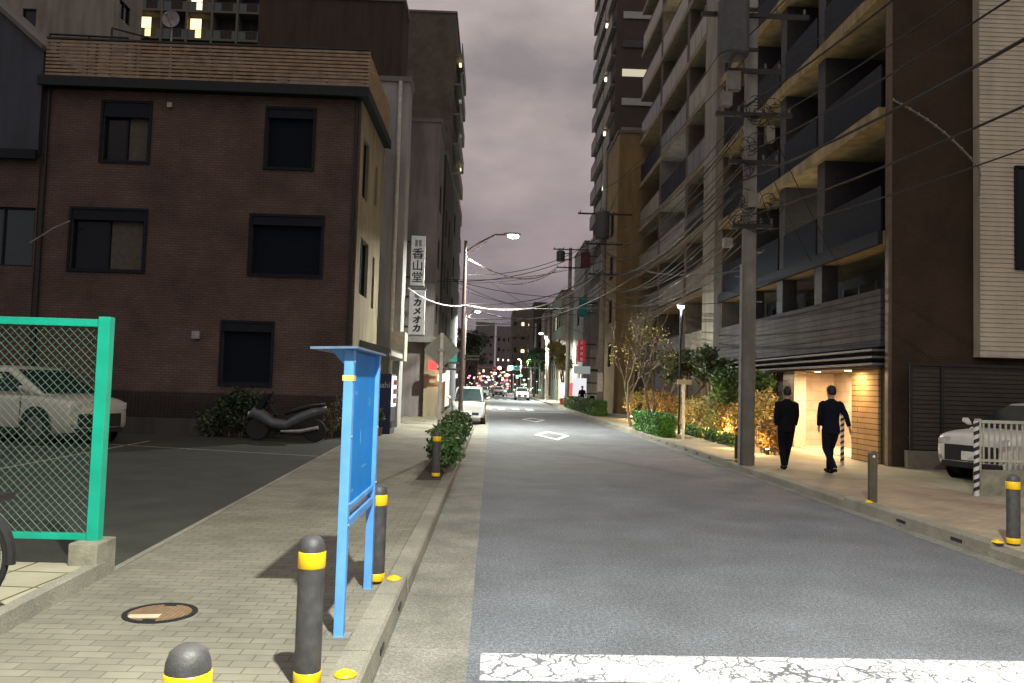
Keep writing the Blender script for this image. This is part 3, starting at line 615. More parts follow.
# fence panels before end wall
pf = thing('dark_louvre_fence', 'tall dark horizontal louvre fence below the brown end wall', 'fence', (12, 17.5, .1))
m = MB()
zz = .55
while zz < 2.38: m.box(XA+.3, 16, 17.56, 17.59, zz, zz+.085); zz += .1
m.build('louvres', mat('louvre_brown', (.045, .037, .03), .6), pf)
m = MB()
for xx in (9.25, 9.95, 12.6, 15.3): m.box(xx, xx+.07, 17.52, 17.555, .1, 2.43)
m.box(9.25, 16, 17.50, 17.60, 2.40, 2.46); m.build('fence_post', black, pf)
MB().box(9.2, 16, 17.5, 17.66, .1, .52).build('plinth', MATS['ground_pier'], pf)
# B: beige apartments with projecting balconies
lv = glow('lit_balcony_cool', (.8, .9, 1), .55)
B = bbuild('beige_apartment_building', 'tall beige apartment building with stacked projecting balconies past the utility pole', 9.0, 31.8, [31.8, 37.8, 44.0, 50.2], 12, 3.3, 2.85, tileg, beige, [panelw, panel, MATS['panel_dark'], panelw], bd=1.7, pier=.5, lit=((2, 1, lv), (3, 1, cool), (6, 1, warmw), (4, 2, dimw), (7, 0, dimw)), xback=20)
MB().box(8.75, 10.9, 31.62, 33.4, .1, 40).build('stair_pier', beigew, B)
MB().box(8.9, 11, 33.5, 50, .1, 3.0).build('ground_storey', tiled, B)
for i, yy in enumerate((36.2, 41.5, 47)):
    w_ = MB().box(8.86, 8.90, yy, yy+1.8, .5, 2.6).build('window', black, B); MB().box(8.85, 8.86, yy+.08, yy+1.72, .58, 2.52).build('pane', glass if i else dimw, w_)
# C: ochre block
zt = at(628, 133, 50.5).z; xa = at(617, 240, 50.5).x
Cb = plainb('ochre_building', 'ochre rendered block with blank front standing past the beige apartments', xa, 16, 50.5, 58, zt, yelb, side=-1, swins=[(1.5, 3, 3+2.9*j, 4.6+2.9*j) for j in range(4)])
# D: tower with ribbon windows
xa = at(616, 60, 60).x; T = thing('ribbon_window_tower', 'tall brown tower with pale ribbon windows and street side balconies', 'building', (xa+5, 66, .1))
MB().box(xa, 20, 60, 72, .1, 62).build('wall', mat('tower_brown', (.085, .07, .055), .8, var=.12, scale=.6), T)
zr = at(630, 102, 60).z; fhT = at(630, 73, 60).z-zr
for j in range(-6, 9):
    zz = zr+j*fhT; m_ = warmw if j == 1 else panelw
    MB().box(xa+.5, xa+3.3, 59.9, 59.998, zz-.27, zz+.27).build('ribbon_window', {1: glow('ribbon_lit', (1, .9, .65), .35), -1: panelw, 2: panel}.get(j, mat('ribbon_glass', (.5, .54, .52), .5)), T)
for j in range(-6, 11):
    zz = zr+j*fhT-.9
    for i in range(3):
        MB().box(xa-.35, xa, 60.3+i*4, 63.9+i*4, zz, zz+.15).box(xa-.35, xa-.3, 60.3+i*4, 63.9+i*4, zz+.15, zz+1.15).build('balcony', mat('tower_balcony', (.20, .19, .17), .5), T)
for j in range(-3, 9, 2): MB().box(xa-.25, xa-.1, 64.2, 64.5, zr+j*fhT+1, zr+j*fhT+1.25).build('corridor_lamp', glow('lamp_small', (1, .85, .6), 2.0), T)
# far right low buildings
plainb('narrow_shop_building', 'narrow grey shop building with a lit front past the ochre block', at(584, 300, 78).x, 14, 78, 88, 16, greyw, side=-1, swins=[(1, 3, 1, 3, warmw), (4, 6, 4, 6, dimw), (4, 6, 8, 10)])
plainb('white_office_building', 'pale office building with open stairs right of the distant utility pole', 7.6, 12, 90, 104, 12.5, beigew, side=-1, swins=[(1+3*i, 3+3*i, 2.5+3*j, 4.2+3*j, (warm if (i*5+j*3) % 4 == 0 else glass)) for i in range(4) for j in range(3)])
far = [(513, 534, 309, 190, 'grey slab tower', tileg), (534, 548, 302, 160, 'dark slim tower', darkw), (545, 560, 311, 150, 'pale brightly lit tower', beigew), (497, 512, 326, 260, 'mauve distant tower', pinkw), (476, 495, 322, 300, 'purple distant tower with red roof lights', pinkw), (463, 478, 335, 240, 'low dark distant block', darkw), (430, 462, 350, 200, 'wide grey distant block', pinkw), (556, 580, 300, 130, 'brown distant block', tileb)]
for n_, (p0, p1, py, Y, lab, m_) in enumerate(far):
    a_, b_ = at(p0, py, Y), at(p1, py, Y); b = thing('distant_tower', lab+' at the far end of the street', 'building', ((a_.x+b_.x)/2, Y, 0), 'distant buildings at the end of the street')
    MB().box(a_.x, b_.x, Y, Y+20, -.01, a_.z).build('wall', m_, b)
    W_ = b_.x-a_.x; nc = max(3, int(W_/2.1)); nr_ = int(a_.z/3.2); rest = MB(); cnt = 0; cells = [(r_, c_) for r_ in range(nr_-1, 0, -1) for c_ in range(nc)]
    for r_, c_ in cells:
        k_ = random.random(); dens = .7 if 'brightly' in lab else .22
        x_ = a_.x+W_*(c_+.3)/nc; m = MB().box(x_, x_+W_/nc*(.2+.3*random.random()), Y-.1, Y-.002, r_*3.2, r_*3.2+.5+.7*random.random()); cnt += 1
        if cnt <= 99: m.build('window', glow('far_lit', (1, .8, .5), 1.6) if k_ < dens else glass, b)
        else: rest.add(m.v, m.f)
    if rest.v: tag(rest.build('lower_windows', glass, b), kind='stuff')

# --- white sided house on the right
WH = thing('white_sided_house', 'pale horizontal sided house overhanging the carport at the right edge', 'house', (12, 17.8, 2.5))
YW = 17.72; xw = at(980, 200, YW).x; zb = at(985, 355, YW).z
m = MB(); zz = zb; dz = .105
prof = []
while zz < 17: prof += [(YW, zz), (YW+.012, zz+dz-.012), (YW+.03, zz+dz-.006)]; zz += dz
oz = (1, 0, 0)
wo = (at(1016, 220, YW).x, at(1050, 220, YW).x, at(1020, 268, YW).z, at(1020, 168, YW).z)
for i in range(len(prof)-1):
    (ya, za), (yb, z1_) = prof[i], prof[i+1]
    inw = wo[2]-.01 < (za+z1_)/2 < wo[3]
    for x0_, x1_ in (((xw, wo[0]), (wo[1], 20)) if inw else ((xw, 20),)): m.quad((x0_, ya, za), (x1_, ya, za), (x1_, yb, z1_), (x0_, yb, z1_))
m.box(xw, xw+.02, YW+.031, 17.98, zb, 17); m.box(xw+.05, 20, YW+.06, 17.98, zb+.01, 14); m.build('siding', mat('siding_white', (.60, .55, .43), .6, var=.06, scale=2, grime=.15), WH)
fo = MB().box(wo[0]-.04, wo[0]+.04, YW-.03, YW+.15, wo[2]-.04, wo[3]+.04).box(wo[0], wo[1], YW-.05, YW+.15, wo[2]-.05, wo[2]).box(wo[0], wo[1], YW-.03, YW+.15, wo[3], wo[3]+.05).build('window', navy, WH)
MB().box(wo[0]+.04, wo[1], YW+.035, YW+.055, wo[2], wo[3]).build('pane', glass, fo)
MB().box(xw-.01, 20, YW-.01, 17.98, zb-.05, zb).build('soffit', mat('soffit_white', (.5, .45, .35), .6), WH)
MB().box(16.2, 20, YW, 17.9, .1, zb-.06).build('ground_wall', tiled, WH)
# ------------------------------------------------------------------ street lamps
warmlamp = (1.0, .99, .85)
def lamp_thing(px, py, lab, hx, x, y, h=7.6, power=P_LAMP, group='street lamps', dark=False):
    t_ = thing('street_lamp', lab, 'street lamp', (x, y, .1), group)
    pmx = mat('lamp_pole_dark', (.10, .075, .07), .5) if dark else mat('lamp_pole_grey', (.42, .40, .38), .5, grime=.3)
    MB().tube([(x, y, .1), (x, y, h*.55), (x, y, h-.3)], [.095, .08, .06], 12).lathe([(.16, 0), (.16, .03), (.11, .05), (.1, .35)], (x, y, .1), 14).build('pole', pmx, t_, smooth=False)
    s_ = 1 if hx > x else -1; L = abs(hx-x)
    MB().tube([(x, y, h-.75), (x+s_*L*.3, y, h-.35), (x+s_*L*.62, y, h-.02), (x+s_*(L-.2), y, h)], .035, 8).tube([(x, y, h-.95), (x+s_*L*.45, y, h-.3)], .015, 6).build('arm', pmx, t_)
    MB().loft([((hx-s_*.38, y, h+.02), .03, .06, (0, 0, 1), (0, 1, 0)), ((hx-s_*.2, y, h+.02), .07, .14, (0, 0, 1), (0, 1, 0)), ((hx+s_*.1, y, h+.02), .075, .17, (0, 0, 1), (0, 1, 0)), ((hx+s_*.3, y, h+.01), .03, .1, (0, 0, 1), (0, 1, 0))], 14).build('lamp_head', MATS['lamp_pole_grey'] if 'lamp_pole_grey' in MATS else steel, t_, smooth=True)
    MB().loft([((hx-.2, y, h-.05), .04, .12, (0, 0, 1), (0, 1, 0)), ((hx, y, h-.08), .075, .17, (0, 0, 1), (0, 1, 0)), ((hx+.22, y, h-.06), .05, .13, (0, 0, 1), (0, 1, 0))], 14).build('lens', glow('lamp_lens', (.92, 1, .85), 14), t_, smooth=True)
    l = light('AREA', (hx, y, h-.2), power, warmlamp, 'lamp_light', .22, spot=166); return t_
pl = at(462, 300, 31.3)
lamp_thing(0, 0, 'left street lamp with lit curved arm reaching over the road before the white van', at(513, 236, 31.3).x, -1.2, 31.3, h=at(513, 236, 31.3).z+.05, power=P_LAMP, dark=True)
lamp_thing(0, 0, 'left side street lamp standing well beyond the white van', -1.3, -2.2, 62, h=7.4, power=P_LAMP*1.3, dark=True)  # added lamp, put in to brighten the far street
lamp_thing(0, 0, 'near street lamp standing on the left kerb behind the viewpoint', 1.1, -.95, .2, h=7.7, power=P_LAMP)
for (px, py, Y) in ((541, 333, 88), (531, 352, 125), (519, 359, 165)):
    q = at(px, py, Y); lamp_thing(0, 0, 'distant lit street lamp, %s of the three above the right kerb' % {88: 'nearest and highest', 125: 'middle one', 165: 'farthest and lowest'}[Y], q.x, 5.9, Y, h=q.z, power=P_FAR)
# small park lamp
q = at(681, 307, 29); pkl = thing('post_lamp', 'slim dark post lamp with a small bright head among the right garden trees', 'lamp', (q.x, 29, .1))
MB().tube([(q.x, 29, .1), (q.x, 29, q.z)], .045, 10).build('pole', black, pkl)
MB().lathe([(.02, .16), (.16, .1), (.17, .03), (.1, .02)], (q.x, 29, q.z), 14).build('shade', steel, pkl)
MB().lathe([(.09, -.05), (.11, 0), (.09, .02)], (q.x, 29, q.z), 14).build('bulb', glow('cool_bulb', (.85, .93, 1), 22), pkl)
light('POINT', (q.x-.0, 28.9, q.z-.15), P_PARK, (.85, .93, 1), 'post_lamp_light', .15)
# ------------------------------------------------------------------ bollards, notice board
def bollard_proto():
    t_ = thing('bollard', '', 'bollard', (0, 0, 0), 'grey bollards with yellow bands')
    MB().lathe([(.062, 0), (.068, .05), (.068, .69), (.066, .715), (.056, .745), (.034, .764), (.0, .77)], (0, 0, 0), 24).build('post', bolm, t_, smooth=True)
    MB().lathe([(.0685, .605), (.0712, .61), (.0712, .685), (.0685, .69)], (0, 0, 0), 24).build('band', yel, t_, smooth=True)
    MB().lathe([(.0685, .02), (.0712, .025), (.0712, .075), (.0685, .08)], (0, 0, 0), 24).build('band', yel, t_, smooth=True)
    return t_
bp_ = bollard_proto()
bl = [(-.895, 2.50, 'nearest grey bollard with a yellow band at the bottom left edge of the view'), (-.91, 4.25, 'grey bollard left of the blue notice board post, second nearest'), (-.87, 6.42, 'grey bollard right behind the blue notice board'), (-.90, 13.6, 'grey bollard at the near end of the left shrubs'), (-.93, 18.5, 'grey bollard half buried in the left shrubs'),
      (5.74, 8.7, 'grey bollard with yellow bands at the right edge of the view'), (5.42+.2, 18.15, 'grey bollard with yellow bands beside the concrete utility pole')]
for i, (x, y, lab) in enumerate(bl):
    o = bp_ if i == 0 else dup(bp_)
    o.location = (x, y, .12); o['label'] = lab
bb = thing('bollard', 'brown steel bollard with rounded top and a white dot by the right kerb', 'bollard', (5.72, 11.9, .12))
MB().prism([(5.665, .12), (5.775, .12), (5.775, .83)]+[(5.72+.055*math.cos(a), .83+.055*math.sin(a)) for a in [PI*i/8 for i in range(1, 8)]]+[(5.665, .83)], 11.86, 11.94, 'y').build('post', mat('bollard_brown', (.09, .075, .055), .5), bb)
MB().lathe([(.02, -.004), (.02, .0)], (5.72, 11.859, .80), 12, 'y').build('reflector', white, bb)
refm = mat('yellow_reflector', (.9, .45, .01), .25)
for i, (x, y, zz, lab) in enumerate(((-.72, 4.28, .165, 'yellow kerb stud nearest the camera on the left kerb'), (-.72, 6.35, .165, 'yellow kerb stud at the end of the raised left kerb'), (5.5, 11.55, .16, 'yellow kerb stud left of the brown bollard'), (5.5, 8.6, .16, 'yellow kerb stud beside the right edge bollard'))):
    s_ = thing('kerb_stud', lab, 'road stud', (x, y, zz), 'yellow kerb studs')
    MB().lathe([(.06, 0), (.058, .012), (.04, .022), (.03, .024)], (x, y, zz), 20).build('stud_body', yel, s_, smooth=True); MB().lathe([(.028, .02), (.02, .032), (.0, .034)], (x, y, zz), 14).build('reflector', refm, s_)
# blue notice board
nbx = -.90; y1_, y2_ = 5.07, 6.22
ztop1 = 1.90
nbd = thing('notice_board', 'blue painted metal notice board on two legs with a small pitched cap', 'notice board', (nbx, 5.6, .12))
for yy in (y1_, y2_): MB().box(nbx-.03, nbx+.03, yy-.035, yy+.035, .12, ztop1).build('leg', blue2, nbd, bevel=.004)
MB().box(nbx-.03, nbx+.0, y1_+.036, y2_-.036, .88, ztop1-.01).build('panel', blue1, nbd)
MB().box(nbx+.001, nbx+.018, y1_+.036, y2_-.036, .88, .91).box(nbx-.02, nbx+.02, y1_+.036, y2_-.036, .77, .82).build('crossbar', blue2, nbd)
MB().prism([(nbx+.06, ztop1+.002), (nbx+.06, ztop1+.017), (nbx-.23, ztop1+.006), (nbx-.23, ztop1-.009)], y1_-.10, y2_+.10, 'y').build('cap', mat('cap_grey_blue', (.10, .16, .26), .4), nbd)
for yy in (y1_, y2_): MB().prism([(nbx-.032, ztop1-.10), (nbx-.12, ztop1-.006), (nbx-.032, ztop1-.002)], yy-.012, yy+.012, 'y').build('bracket', blue2, nbd)
MB().box(nbx-.0365, nbx+.0365, y1_-.0365, y1_+.0365, 1.70, 1.735).build('tape', mat('tape_yellow', (.7, .5, .15), .5), nbd)
for yy in (y1_, y2_): MB().box(nbx-.07, nbx+.07, yy-.06, yy+.06, .12, .128).build('foot_plate', steel, nbd)
for yy in (y1_, y2_):
    for zz in (.80, .93, 1.35, ztop1-.08): MB().lathe([(.009, -.004), (.009, .003), (.004, .005)], (nbx+.032, yy, zz), 8, 'x').build('bolt', steel, nbd)
for yy, zz, a9, b9 in ((5.35, 1.62, .05, .012), (5.8, 1.1, .10, .008), (5.95, 1.55, .03, .03), (5.3, .98, .07, .01), (5.6, 1.32, .015, .05)): MB().box(nbx+.0005, nbx+.0016, yy-a9, yy+a9, zz-b9, zz+b9).build('scuff', mat('old_adhesive', (.08, .32, .62), .8, var=.4, scale=30), nbd)
# ------------------------------------------------------------------ green fence left
fz0, fz1 = .40, 2.13; fy = 6.42; fx = -3.075
gf = thing('chain_link_fence', 'green framed chain link fence panel on a concrete footing', 'fence', (fx-2, fy, .23))
MB().box(fx-.045, fx+.045, fy-.045, fy+.045, .34, fz1+.02).build('post', green, gf, bevel=.004)
MB().box(fx-6, fx-.046, fy-.025, fy+.025, fz1-.06, fz1).box(fx-6, fx-.046, fy-.025, fy+.025, .40, .45).build('rail', green, gf, bevel=.004)
MB().box(fx-4.2, fx-4.11, fy-.04, fy+.04, .3, fz1+.02).build('post', green, gf)
m = MB(); cell = .066; zlo, zhi = .45, fz1-.06; hgt = zhi-zlo; x0 = fx-3.9; x1 = fx-.05
nst = int((x1-x0+hgt)/cell/1.0)
for k_ in range(nst):
    for sg in (1, -1):
        if sg == 1: xs = x0-hgt+k_*cell
        else: xs = x0+k_*cell
        # wire from (xs, zlo) rising at 45+ degrees
        pa = [xs, zlo]; pb = [xs+sg*hgt, zhi]
        def clip(a, b):
            if a[0] > b[0]: a, b = b, a
            if b[0] < x0 or a[0] > x1: return None
            dx = b[0]-a[0]; dzz = b[1]-a[1]
            A_ = a if a[0] >= x0 else [x0, a[1]+dzz*(x0-a[0])/dx]; B_ = b if b[0] <= x1 else [x1, a[1]+dzz*(x1-a[0])/dx]
            return A_, B_
        r_ = clip(pa, pb)
        if r_: m.tube([(r_[0][0], fy+sg*.004, r_[0][1]), (r_[1][0], fy+sg*.004, r_[1][1])], .0029, 4, cap=False)
m.build('mesh', wiremesh, gf)
MB().box(fx-.12, fx+.10, fy-.16, fy+.16, .1, .40).build('footing', mat('footing_concrete', (.26, .25, .20), .9, var=.3, scale=6, bump=.6), gf, bevel=.012)
# ------------------------------------------------------------------ vehicles
def wheel(parent, x, y, r, w_=.22, sp=5):
    t_ = MB().lathe([(r*.62, -w_/2), (r*.93, -w_/2), (r, -w_*.36), (r, w_*.36), (r*.93, w_/2), (r*.62, w_/2)], (x, y, r), 28, 'y').build('wheel', rub, parent, smooth=False)
    s_ = -1 if y < 0 else 1; m = MB(); m.lathe([(r*.66, 0), (r*.66, .012), (r*.60, .012), (r*.60, -.002)], (x, y+s_*(w_/2-.004)*1 if s_ > 0 else y-(w_/2+.008), r), 28, 'y')
    for k_ in range(sp):
        a = 2*PI*k_/sp+.3; c_, d_ = math.cos(a), math.sin(a); yy0, yy1 = sorted((y+s_*(w_/2-.03), y+s_*(w_/2+.006)))
        px_, pz_ = -d_*.035, c_*.035
        vs = [(x+px_, r+pz_), (x-px_, r-pz_), (x-px_*.8+c_*r*.62, r-pz_*.8+d_*r*.62), (x+px_*.8+c_*r*.62, r+pz_*.8+d_*r*.62)]
        m.prism(vs, yy0, yy1, 'y')
    m.lathe([(r*.14, -.01), (r*.14, .012)], (x, y+s_*w_/2, r), 14, 'y'); m.build('rim', chrome, t_); return t_
def car(name, label, loc, rz, body, L=4.4, W=1.78, H=1.62, hood=1.02, belt=1.02, wr=.34, van=False, group=None, plate=True):
    """car nose points to local +x; origin on the ground at its middle"""
    t_ = thing(name, label, 'van' if van else 'car', (0, 0, 0), group); ORG[t_.name] = Vector((0, 0, 0))
    hw = W/2; h = L/2
    if van: st = [(-h, .75, 1.0), (-h+.04, .95, 1.0), (-h+.3, 1, 1), (h-.55, 1, 1), (h-.15, .96, .97), (h-.02, .86, .88), (h, .8, .8)]
    else: st = [(-h, .80, .86), (-h+.03, .9, .95), (-h+.5, 1, 1), (0, 1, 1), (h-1.0, 1, 1), (h-.45, .98, .97), (h-.10, .90, .92), (h+.02, .84, .86)]
    m = MB(); rows = []
    for x, ws, hs in st:
        zb_ = .24 if abs(x) < h-.2 else .30; b_ = hw*ws; top = belt*hs
        rows.append([(x, -b_*.90, zb_), (x, -b_, zb_+.12), (x, -b_*1.0, zb_+.36), (x, -b_*.975, top-.10), (x, -b_*.90, top-.01), (x, -b_*.4, top+.03), (x, b_*.4, top+.03), (x, b_*.90, top-.01), (x, b_*.975, top-.10), (x, b_*1.0, zb_+.36), (x, b_, zb_+.12), (x, b_*.90, zb_)])
    # more stations for smooth
    n = len(rows[0]); vs = [p for r_ in rows for p in r_]; fs = []
    for i in range(len(rows)-1):
        for k_ in range(n-1): fs.append((i*n+k_, i*n+k_+1, (i+1)*n+k_+1, (i+1)*n+k_))
    fs += [tuple(range(n)), tuple((len(rows)-1)*n+k_ for k_ in range(n))]
    m.add(vs, fs); bo = m.build('body', body, t_, smooth=False, subd=2); bo.data.polygons.foreach_set('use_smooth', [True]*len(bo.data.polygons))
    # greenhouse
    if van: A_, B_, C_, D_ = -h+.05, -h+.12, h-.62, h-.16
    else: A_, B_, C_, D_ = -h+.12, -h+.62, h-2.0, h-.82
    zb_ = belt-.02; ib, it = hw*.90, hw*.74
    g_ = [(A_, ib*.95, zb_), (B_, it, H-.06), ((B_+C_)/2, it*1.02, H), (C_, it, H-.05), (D_, ib*.95, zb_)]
    P_ = []; 
    for x, y, z_ in g_: P_ += [(x, -y, z_), (x, y, z_)]
    fs = [(0, 2, 4, 6, 8), (1, 9, 7, 5, 3), (0, 1, 3, 2), (2, 3, 5, 4), (4, 5, 7, 6), (6, 7, 9, 8), (0, 8, 9, 1)]
    MB().add(P_, fs).build('cabin', body, t_, bevel=.07, smooth=True)
    for s_ in (-1, 1):
        if not van: MB().box(-h+1.25, h-1.3, *sorted((s_*(hw-.06), s_*(hw+.006))), .22, .36).build('sill_trim', rub, t_)
    def onside(u_, v_, s_):   # u 0..1 along, v 0..1 up
        lo = Vector((A_+(D_-A_)*u_, s_*ib*.95, zb_)); hi = Vector((B_+(C_-B_)*u_, s_*it, H-.06)); return lo.lerp(hi, v_)+Vector((0, s_*.012, .004))
    for s_ in (-1, 1):
        for ua, ub in ((.08, .30), (.33, .62), (.65, .93)): MB().quad(onside(ua, .10, s_), onside(ub, .10, s_), onside(ub if ub < .9 else .90, .84, s_), onside(ua if ua > .1 else .12, .84, s_)).build('side_window', glass, t_)
    ws_ = MB(); f0 = Vector((D_, 0, zb_)); f1 = Vector((C_, 0, H-.05)); q = f0.lerp(f1, .06); r_ = f0.lerp(f1, .90); nx = Vector((.02, 0, .02))
    ws_.quad(q+nx+Vector((0, -ib*.86, 0)), q+nx+Vector((0, ib*.86, 0)), r_+nx+Vector((0, it*.88, 0)), r_+nx+Vector((0, -it*.88, 0))); ws_.build('windscreen', mat('windscreen_glass', (.015, .028, .03), .15, spec=.3), t_)
    # nose
    xf = h; 
    MB().box(xf-.14, xf+.03, -hw*.62, hw*.62, .40, .70 if not van else .52).build('grille', black, t_, bevel=.01)
    MB().box(xf-.2, xf+.04, -hw*.70, hw*.70, .27, .385).build('bumper', black if not van else body, t_, bevel=.02)
    for s_ in (-1, 1):
        yy = sorted((s_*hw*.50, s_*hw*.80)); m = MB().prism([(yy[0], .70*belt/1.0), (yy[1], .72*belt), (yy[1], .86*belt), (yy[0], .80*belt)], xf-.30, xf-.0 if not van else xf-.0, 'x'); m.build('headlight', mat('lamp_glass', (.5, .52, .52), .1), t_, bevel=.01)
        MB().prism([(yy[0], .40), (yy[1], .42), (yy[1], .50), (yy[0], .48)], xf-.2, xf-.015, 'x').build('fog_light', steel, t_)
        mz = belt+.02; m = MB().loft([((D_-.35, s_*(hw+.02), mz+.03), .06, .04), ((D_-.35, s_*(hw+.10), mz+.10), .07, .09), ((D_-.35, s_*(hw+.12), mz+.17), .04, .06)], 10); m.build('mirror', body, t_, smooth=True)
        if not van: MB().lathe([(wr+.09, -.02), (wr+.09, .004), (wr+.02, .004)], (h-.85, s_*(hw-.005), wr), 28, 'y').build('wheel_arch', rub, t_); MB().lathe([(wr+.09, -.02), (wr+.09, .004), (wr+.02, .004)], (-h+.8, s_*(hw-.005), wr), 28, 'y').build('wheel_arch', rub, t_)
        MB().box(-.02, 0, *sorted((s_*(hw-.01), s_*(hw+.003))), .4, belt-.08).build('door_seam', black, t_); MB().box(.95, .965, *sorted((s_*(hw-.02), s_*(hw+.002))), .45, belt-.08).build('door_seam', black, t_)
        MB().box(.12, .28, *sorted((s_*(hw-.01), s_*(hw+.025))), belt-.2, belt-.17).build('door_handle', chrome, t_)
        MB().box(-h-.01, -h+.06, *sorted((s_*hw*.55, s_*hw*.85)), .7, .95).build('tail_light', mat('tail_red', (.5, .02, .01), .3), t_)
    if plate: MB().box(xf+.033, xf+.05, -.165, .165, .42, .585).build('number_plate', mat('plate_white', (.7, .7, .66), .5), t_)
    wy = hw-.10
    for x in (h-.85 if not van else h-.7, -h+.8 if not van else -h+.6):
        for s_ in (-1, 1): wheel(t_, x, s_*wy, wr)
    t_.location = loc; t_.rotation_euler.z = rz; return t_
car('parked_car', 'champagne suv parked behind the green chain link fence', (-10.95, 19.2, .1), R(-22), champ, L=4.6, W=1.85, H=1.74, belt=1.10, wr=.38)
car('parked_car', 'white car with a number plate parked behind the striped post and pale fence', (11.05, 15.75, .12), R(180+22), whitecar, L=4.3, W=1.75, H=1.55, belt=1.0, wr=.34)
car('parked_van', 'small white van facing the camera on the left beyond the street lamp', (-.98, 35.6, 0), R(-90), mat('car_silver', (.40, .41, .41), .35, var=.03, spec=.5), L=3.4, W=1.48, H=1.6, belt=1.0, wr=.28, van=True)
fcar = car('distant_car', 'pale car farthest down the street beneath the green traffic light', (1.0, 120, 0), R(-90), whitecar, L=4.2, W=1.7, H=1.5, group='distant cars')
dup(fcar, (-1.2, 104, 0), 'pale car parked on the left far down the street'); dup(fcar, (3.6, 96, 0), 'pale car parked on the right far down the street')
# scooter by the brick house
sx, sy = at(287, 425, 20.9).x, 20.9
ms_ = thing('motor_scooter', 'large dark grey motor scooter parked in front of the brick house', 'scooter', (sx, sy, .1))
grs = mat('scooter_grey', (.09, .10, .11), .35)
for dx, nm in ((-.75, 'w'), (.72, 'w')):
    wo_ = MB().lathe([(.17, -.06), (.27, -.06), (.29, -.03), (.29, .03), (.27, .06), (.17, .06)], (sx+dx, sy, .1+.29), 24, 'y').build('wheel', rub, ms_); MB().lathe([(.17, -.03), (.17, .03), (.1, .04), (.1, -.04)], (sx+dx, sy, .39), 18, 'y').build('rim', steel, wo_)
def sect(x, z, ry, rz_): return ((sx+x, sy, .1+z), rz_, ry, (0, 0, 1), (0, 1, 0))
MB().loft([sect(-1.02, .62, .05, .05), sect(-.85, .72, .14, .16), sect(-.6, .62, .2, .2), sect(-.35, .45, .2, .14), sect(.0, .42, .2, .13), sect(.3, .60, .18, .17), sect(.65, .76, .16, .15), sect(1.0, .86, .06, .05)], 14).build('body_fairing', grs, ms_, smooth=True)
MB().loft([sect(-.05, .70, .10, .04), sect(.15, .78, .17, .06), sect(.55, .90, .17, .06), sect(.95, .97, .08, .04)], 12).build('seat', rub, ms_, smooth=True)
MB().prism([(sx-.80, .95), (sx-.62, .92), (sx-.45, 1.30), (sx-.50, 1.32)], sy-.16, sy+.16, 'y').build('windshield', glass, ms_)
MB().tube([(sx-.75, sy, .45), (sx-.5, sy, 1.08)], .035).tube([(sx-.42, sy-.33, 1.12), (sx-.5, sy, 1.08), (sx-.42, sy+.33, 1.12)], .017).build('handlebar', black, ms_)
MB().tube([(sx-.1, sy-.2, .36), (sx+.4, sy-.23, .38), (sx+.85, sy-.24, .48)], [.03, .05, .05], 10).build('exhaust', steel, ms_)
MB().lathe([(.06, -.03), (.075, 0), (.06, .03)], (sx-.97, sy, .78), 12, 'x').build('headlight', mat('lamp_glass', (.5, .52, .52)), ms_)
for s_ in (-1, 1): MB().tube([(sx-.45, sy+s_*.28, 1.13), (sx-.5, sy+s_*.36, 1.3)], .008).lathe([(.05, -.01), (.05, .01)], (sx-.5, sy+s_*.37, 1.33), 10, 'x').build('mirror', black, ms_)
# bicycle wheel at left edge
bx, by = -2.80-.38, 5.05
q = at(3, 566, 4.9); bx, by = q.x-.33, 4.95; bz = .235
bc = thing('parked_bicycle', 'parked bicycle cut by the left edge with only its wheel showing', 'bicycle', (bx, by, bz))
for dx in (0, -1.05):
    wv = MB().tube([(bx+dx+.315*math.cos(a), by, bz+.335+.315*math.sin(a)) for a in [2*PI*i/36 for i in range(37)]], .02, 8).build('wheel', rub, bc)
    MB().tube([(bx+dx+.292*math.cos(a), by, bz+.335+.292*math.sin(a)) for a in [2*PI*i/36 for i in range(37)]], .012, 6).build('rim', chrome, wv)
    m = MB()
    for i in range(28): a = 2*PI*i/28; m.tube([(bx+dx, by+.02*(-1)**i, bz+.335), (bx+dx+.29*math.cos(a+.2), by, bz+.335+.29*math.sin(a+.2))], .0012, 4, cap=False)
    m.build('spokes', chrome, wv)
MB().tube([(bx+.345*math.cos(a), by, bz+.335+.345*math.sin(a)) for a in [R(-5)+R(150)*i/14 for i in range(15)]], .03, 8).build('mudguard', black, bc)
MB().tube([(bx, by, bz+.335), (bx-.42, by, bz+.3), (bx-.55, by, bz+.82), (bx, by, bz+.335)], .014).tube([(bx-.42, by, bz+.3), (bx-.9, by, bz+.72), (bx-1.05, by, bz+.335)], .016).tube([(bx-.9, by, bz+.72), (bx-.86, by, bz+1.0), (bx-.75, by-.25, bz+1.02)], .012).build('frame', black, bc)
MB().box(bx-.12, bx+.28, by-.12, by+.12, bz+.68, bz+.72).build('rack', black, bc)
MB().loft([((bx-.58, by, bz+.86), .1, .06), ((bx-.58, by, bz+.92), .12, .08)], 12).build('saddle', rub, bc)
MB().tube([(bx, by-.06, bz+.335), (bx+.05, by-.14, bz+.02)], .008).build('kickstand', steel, bc)

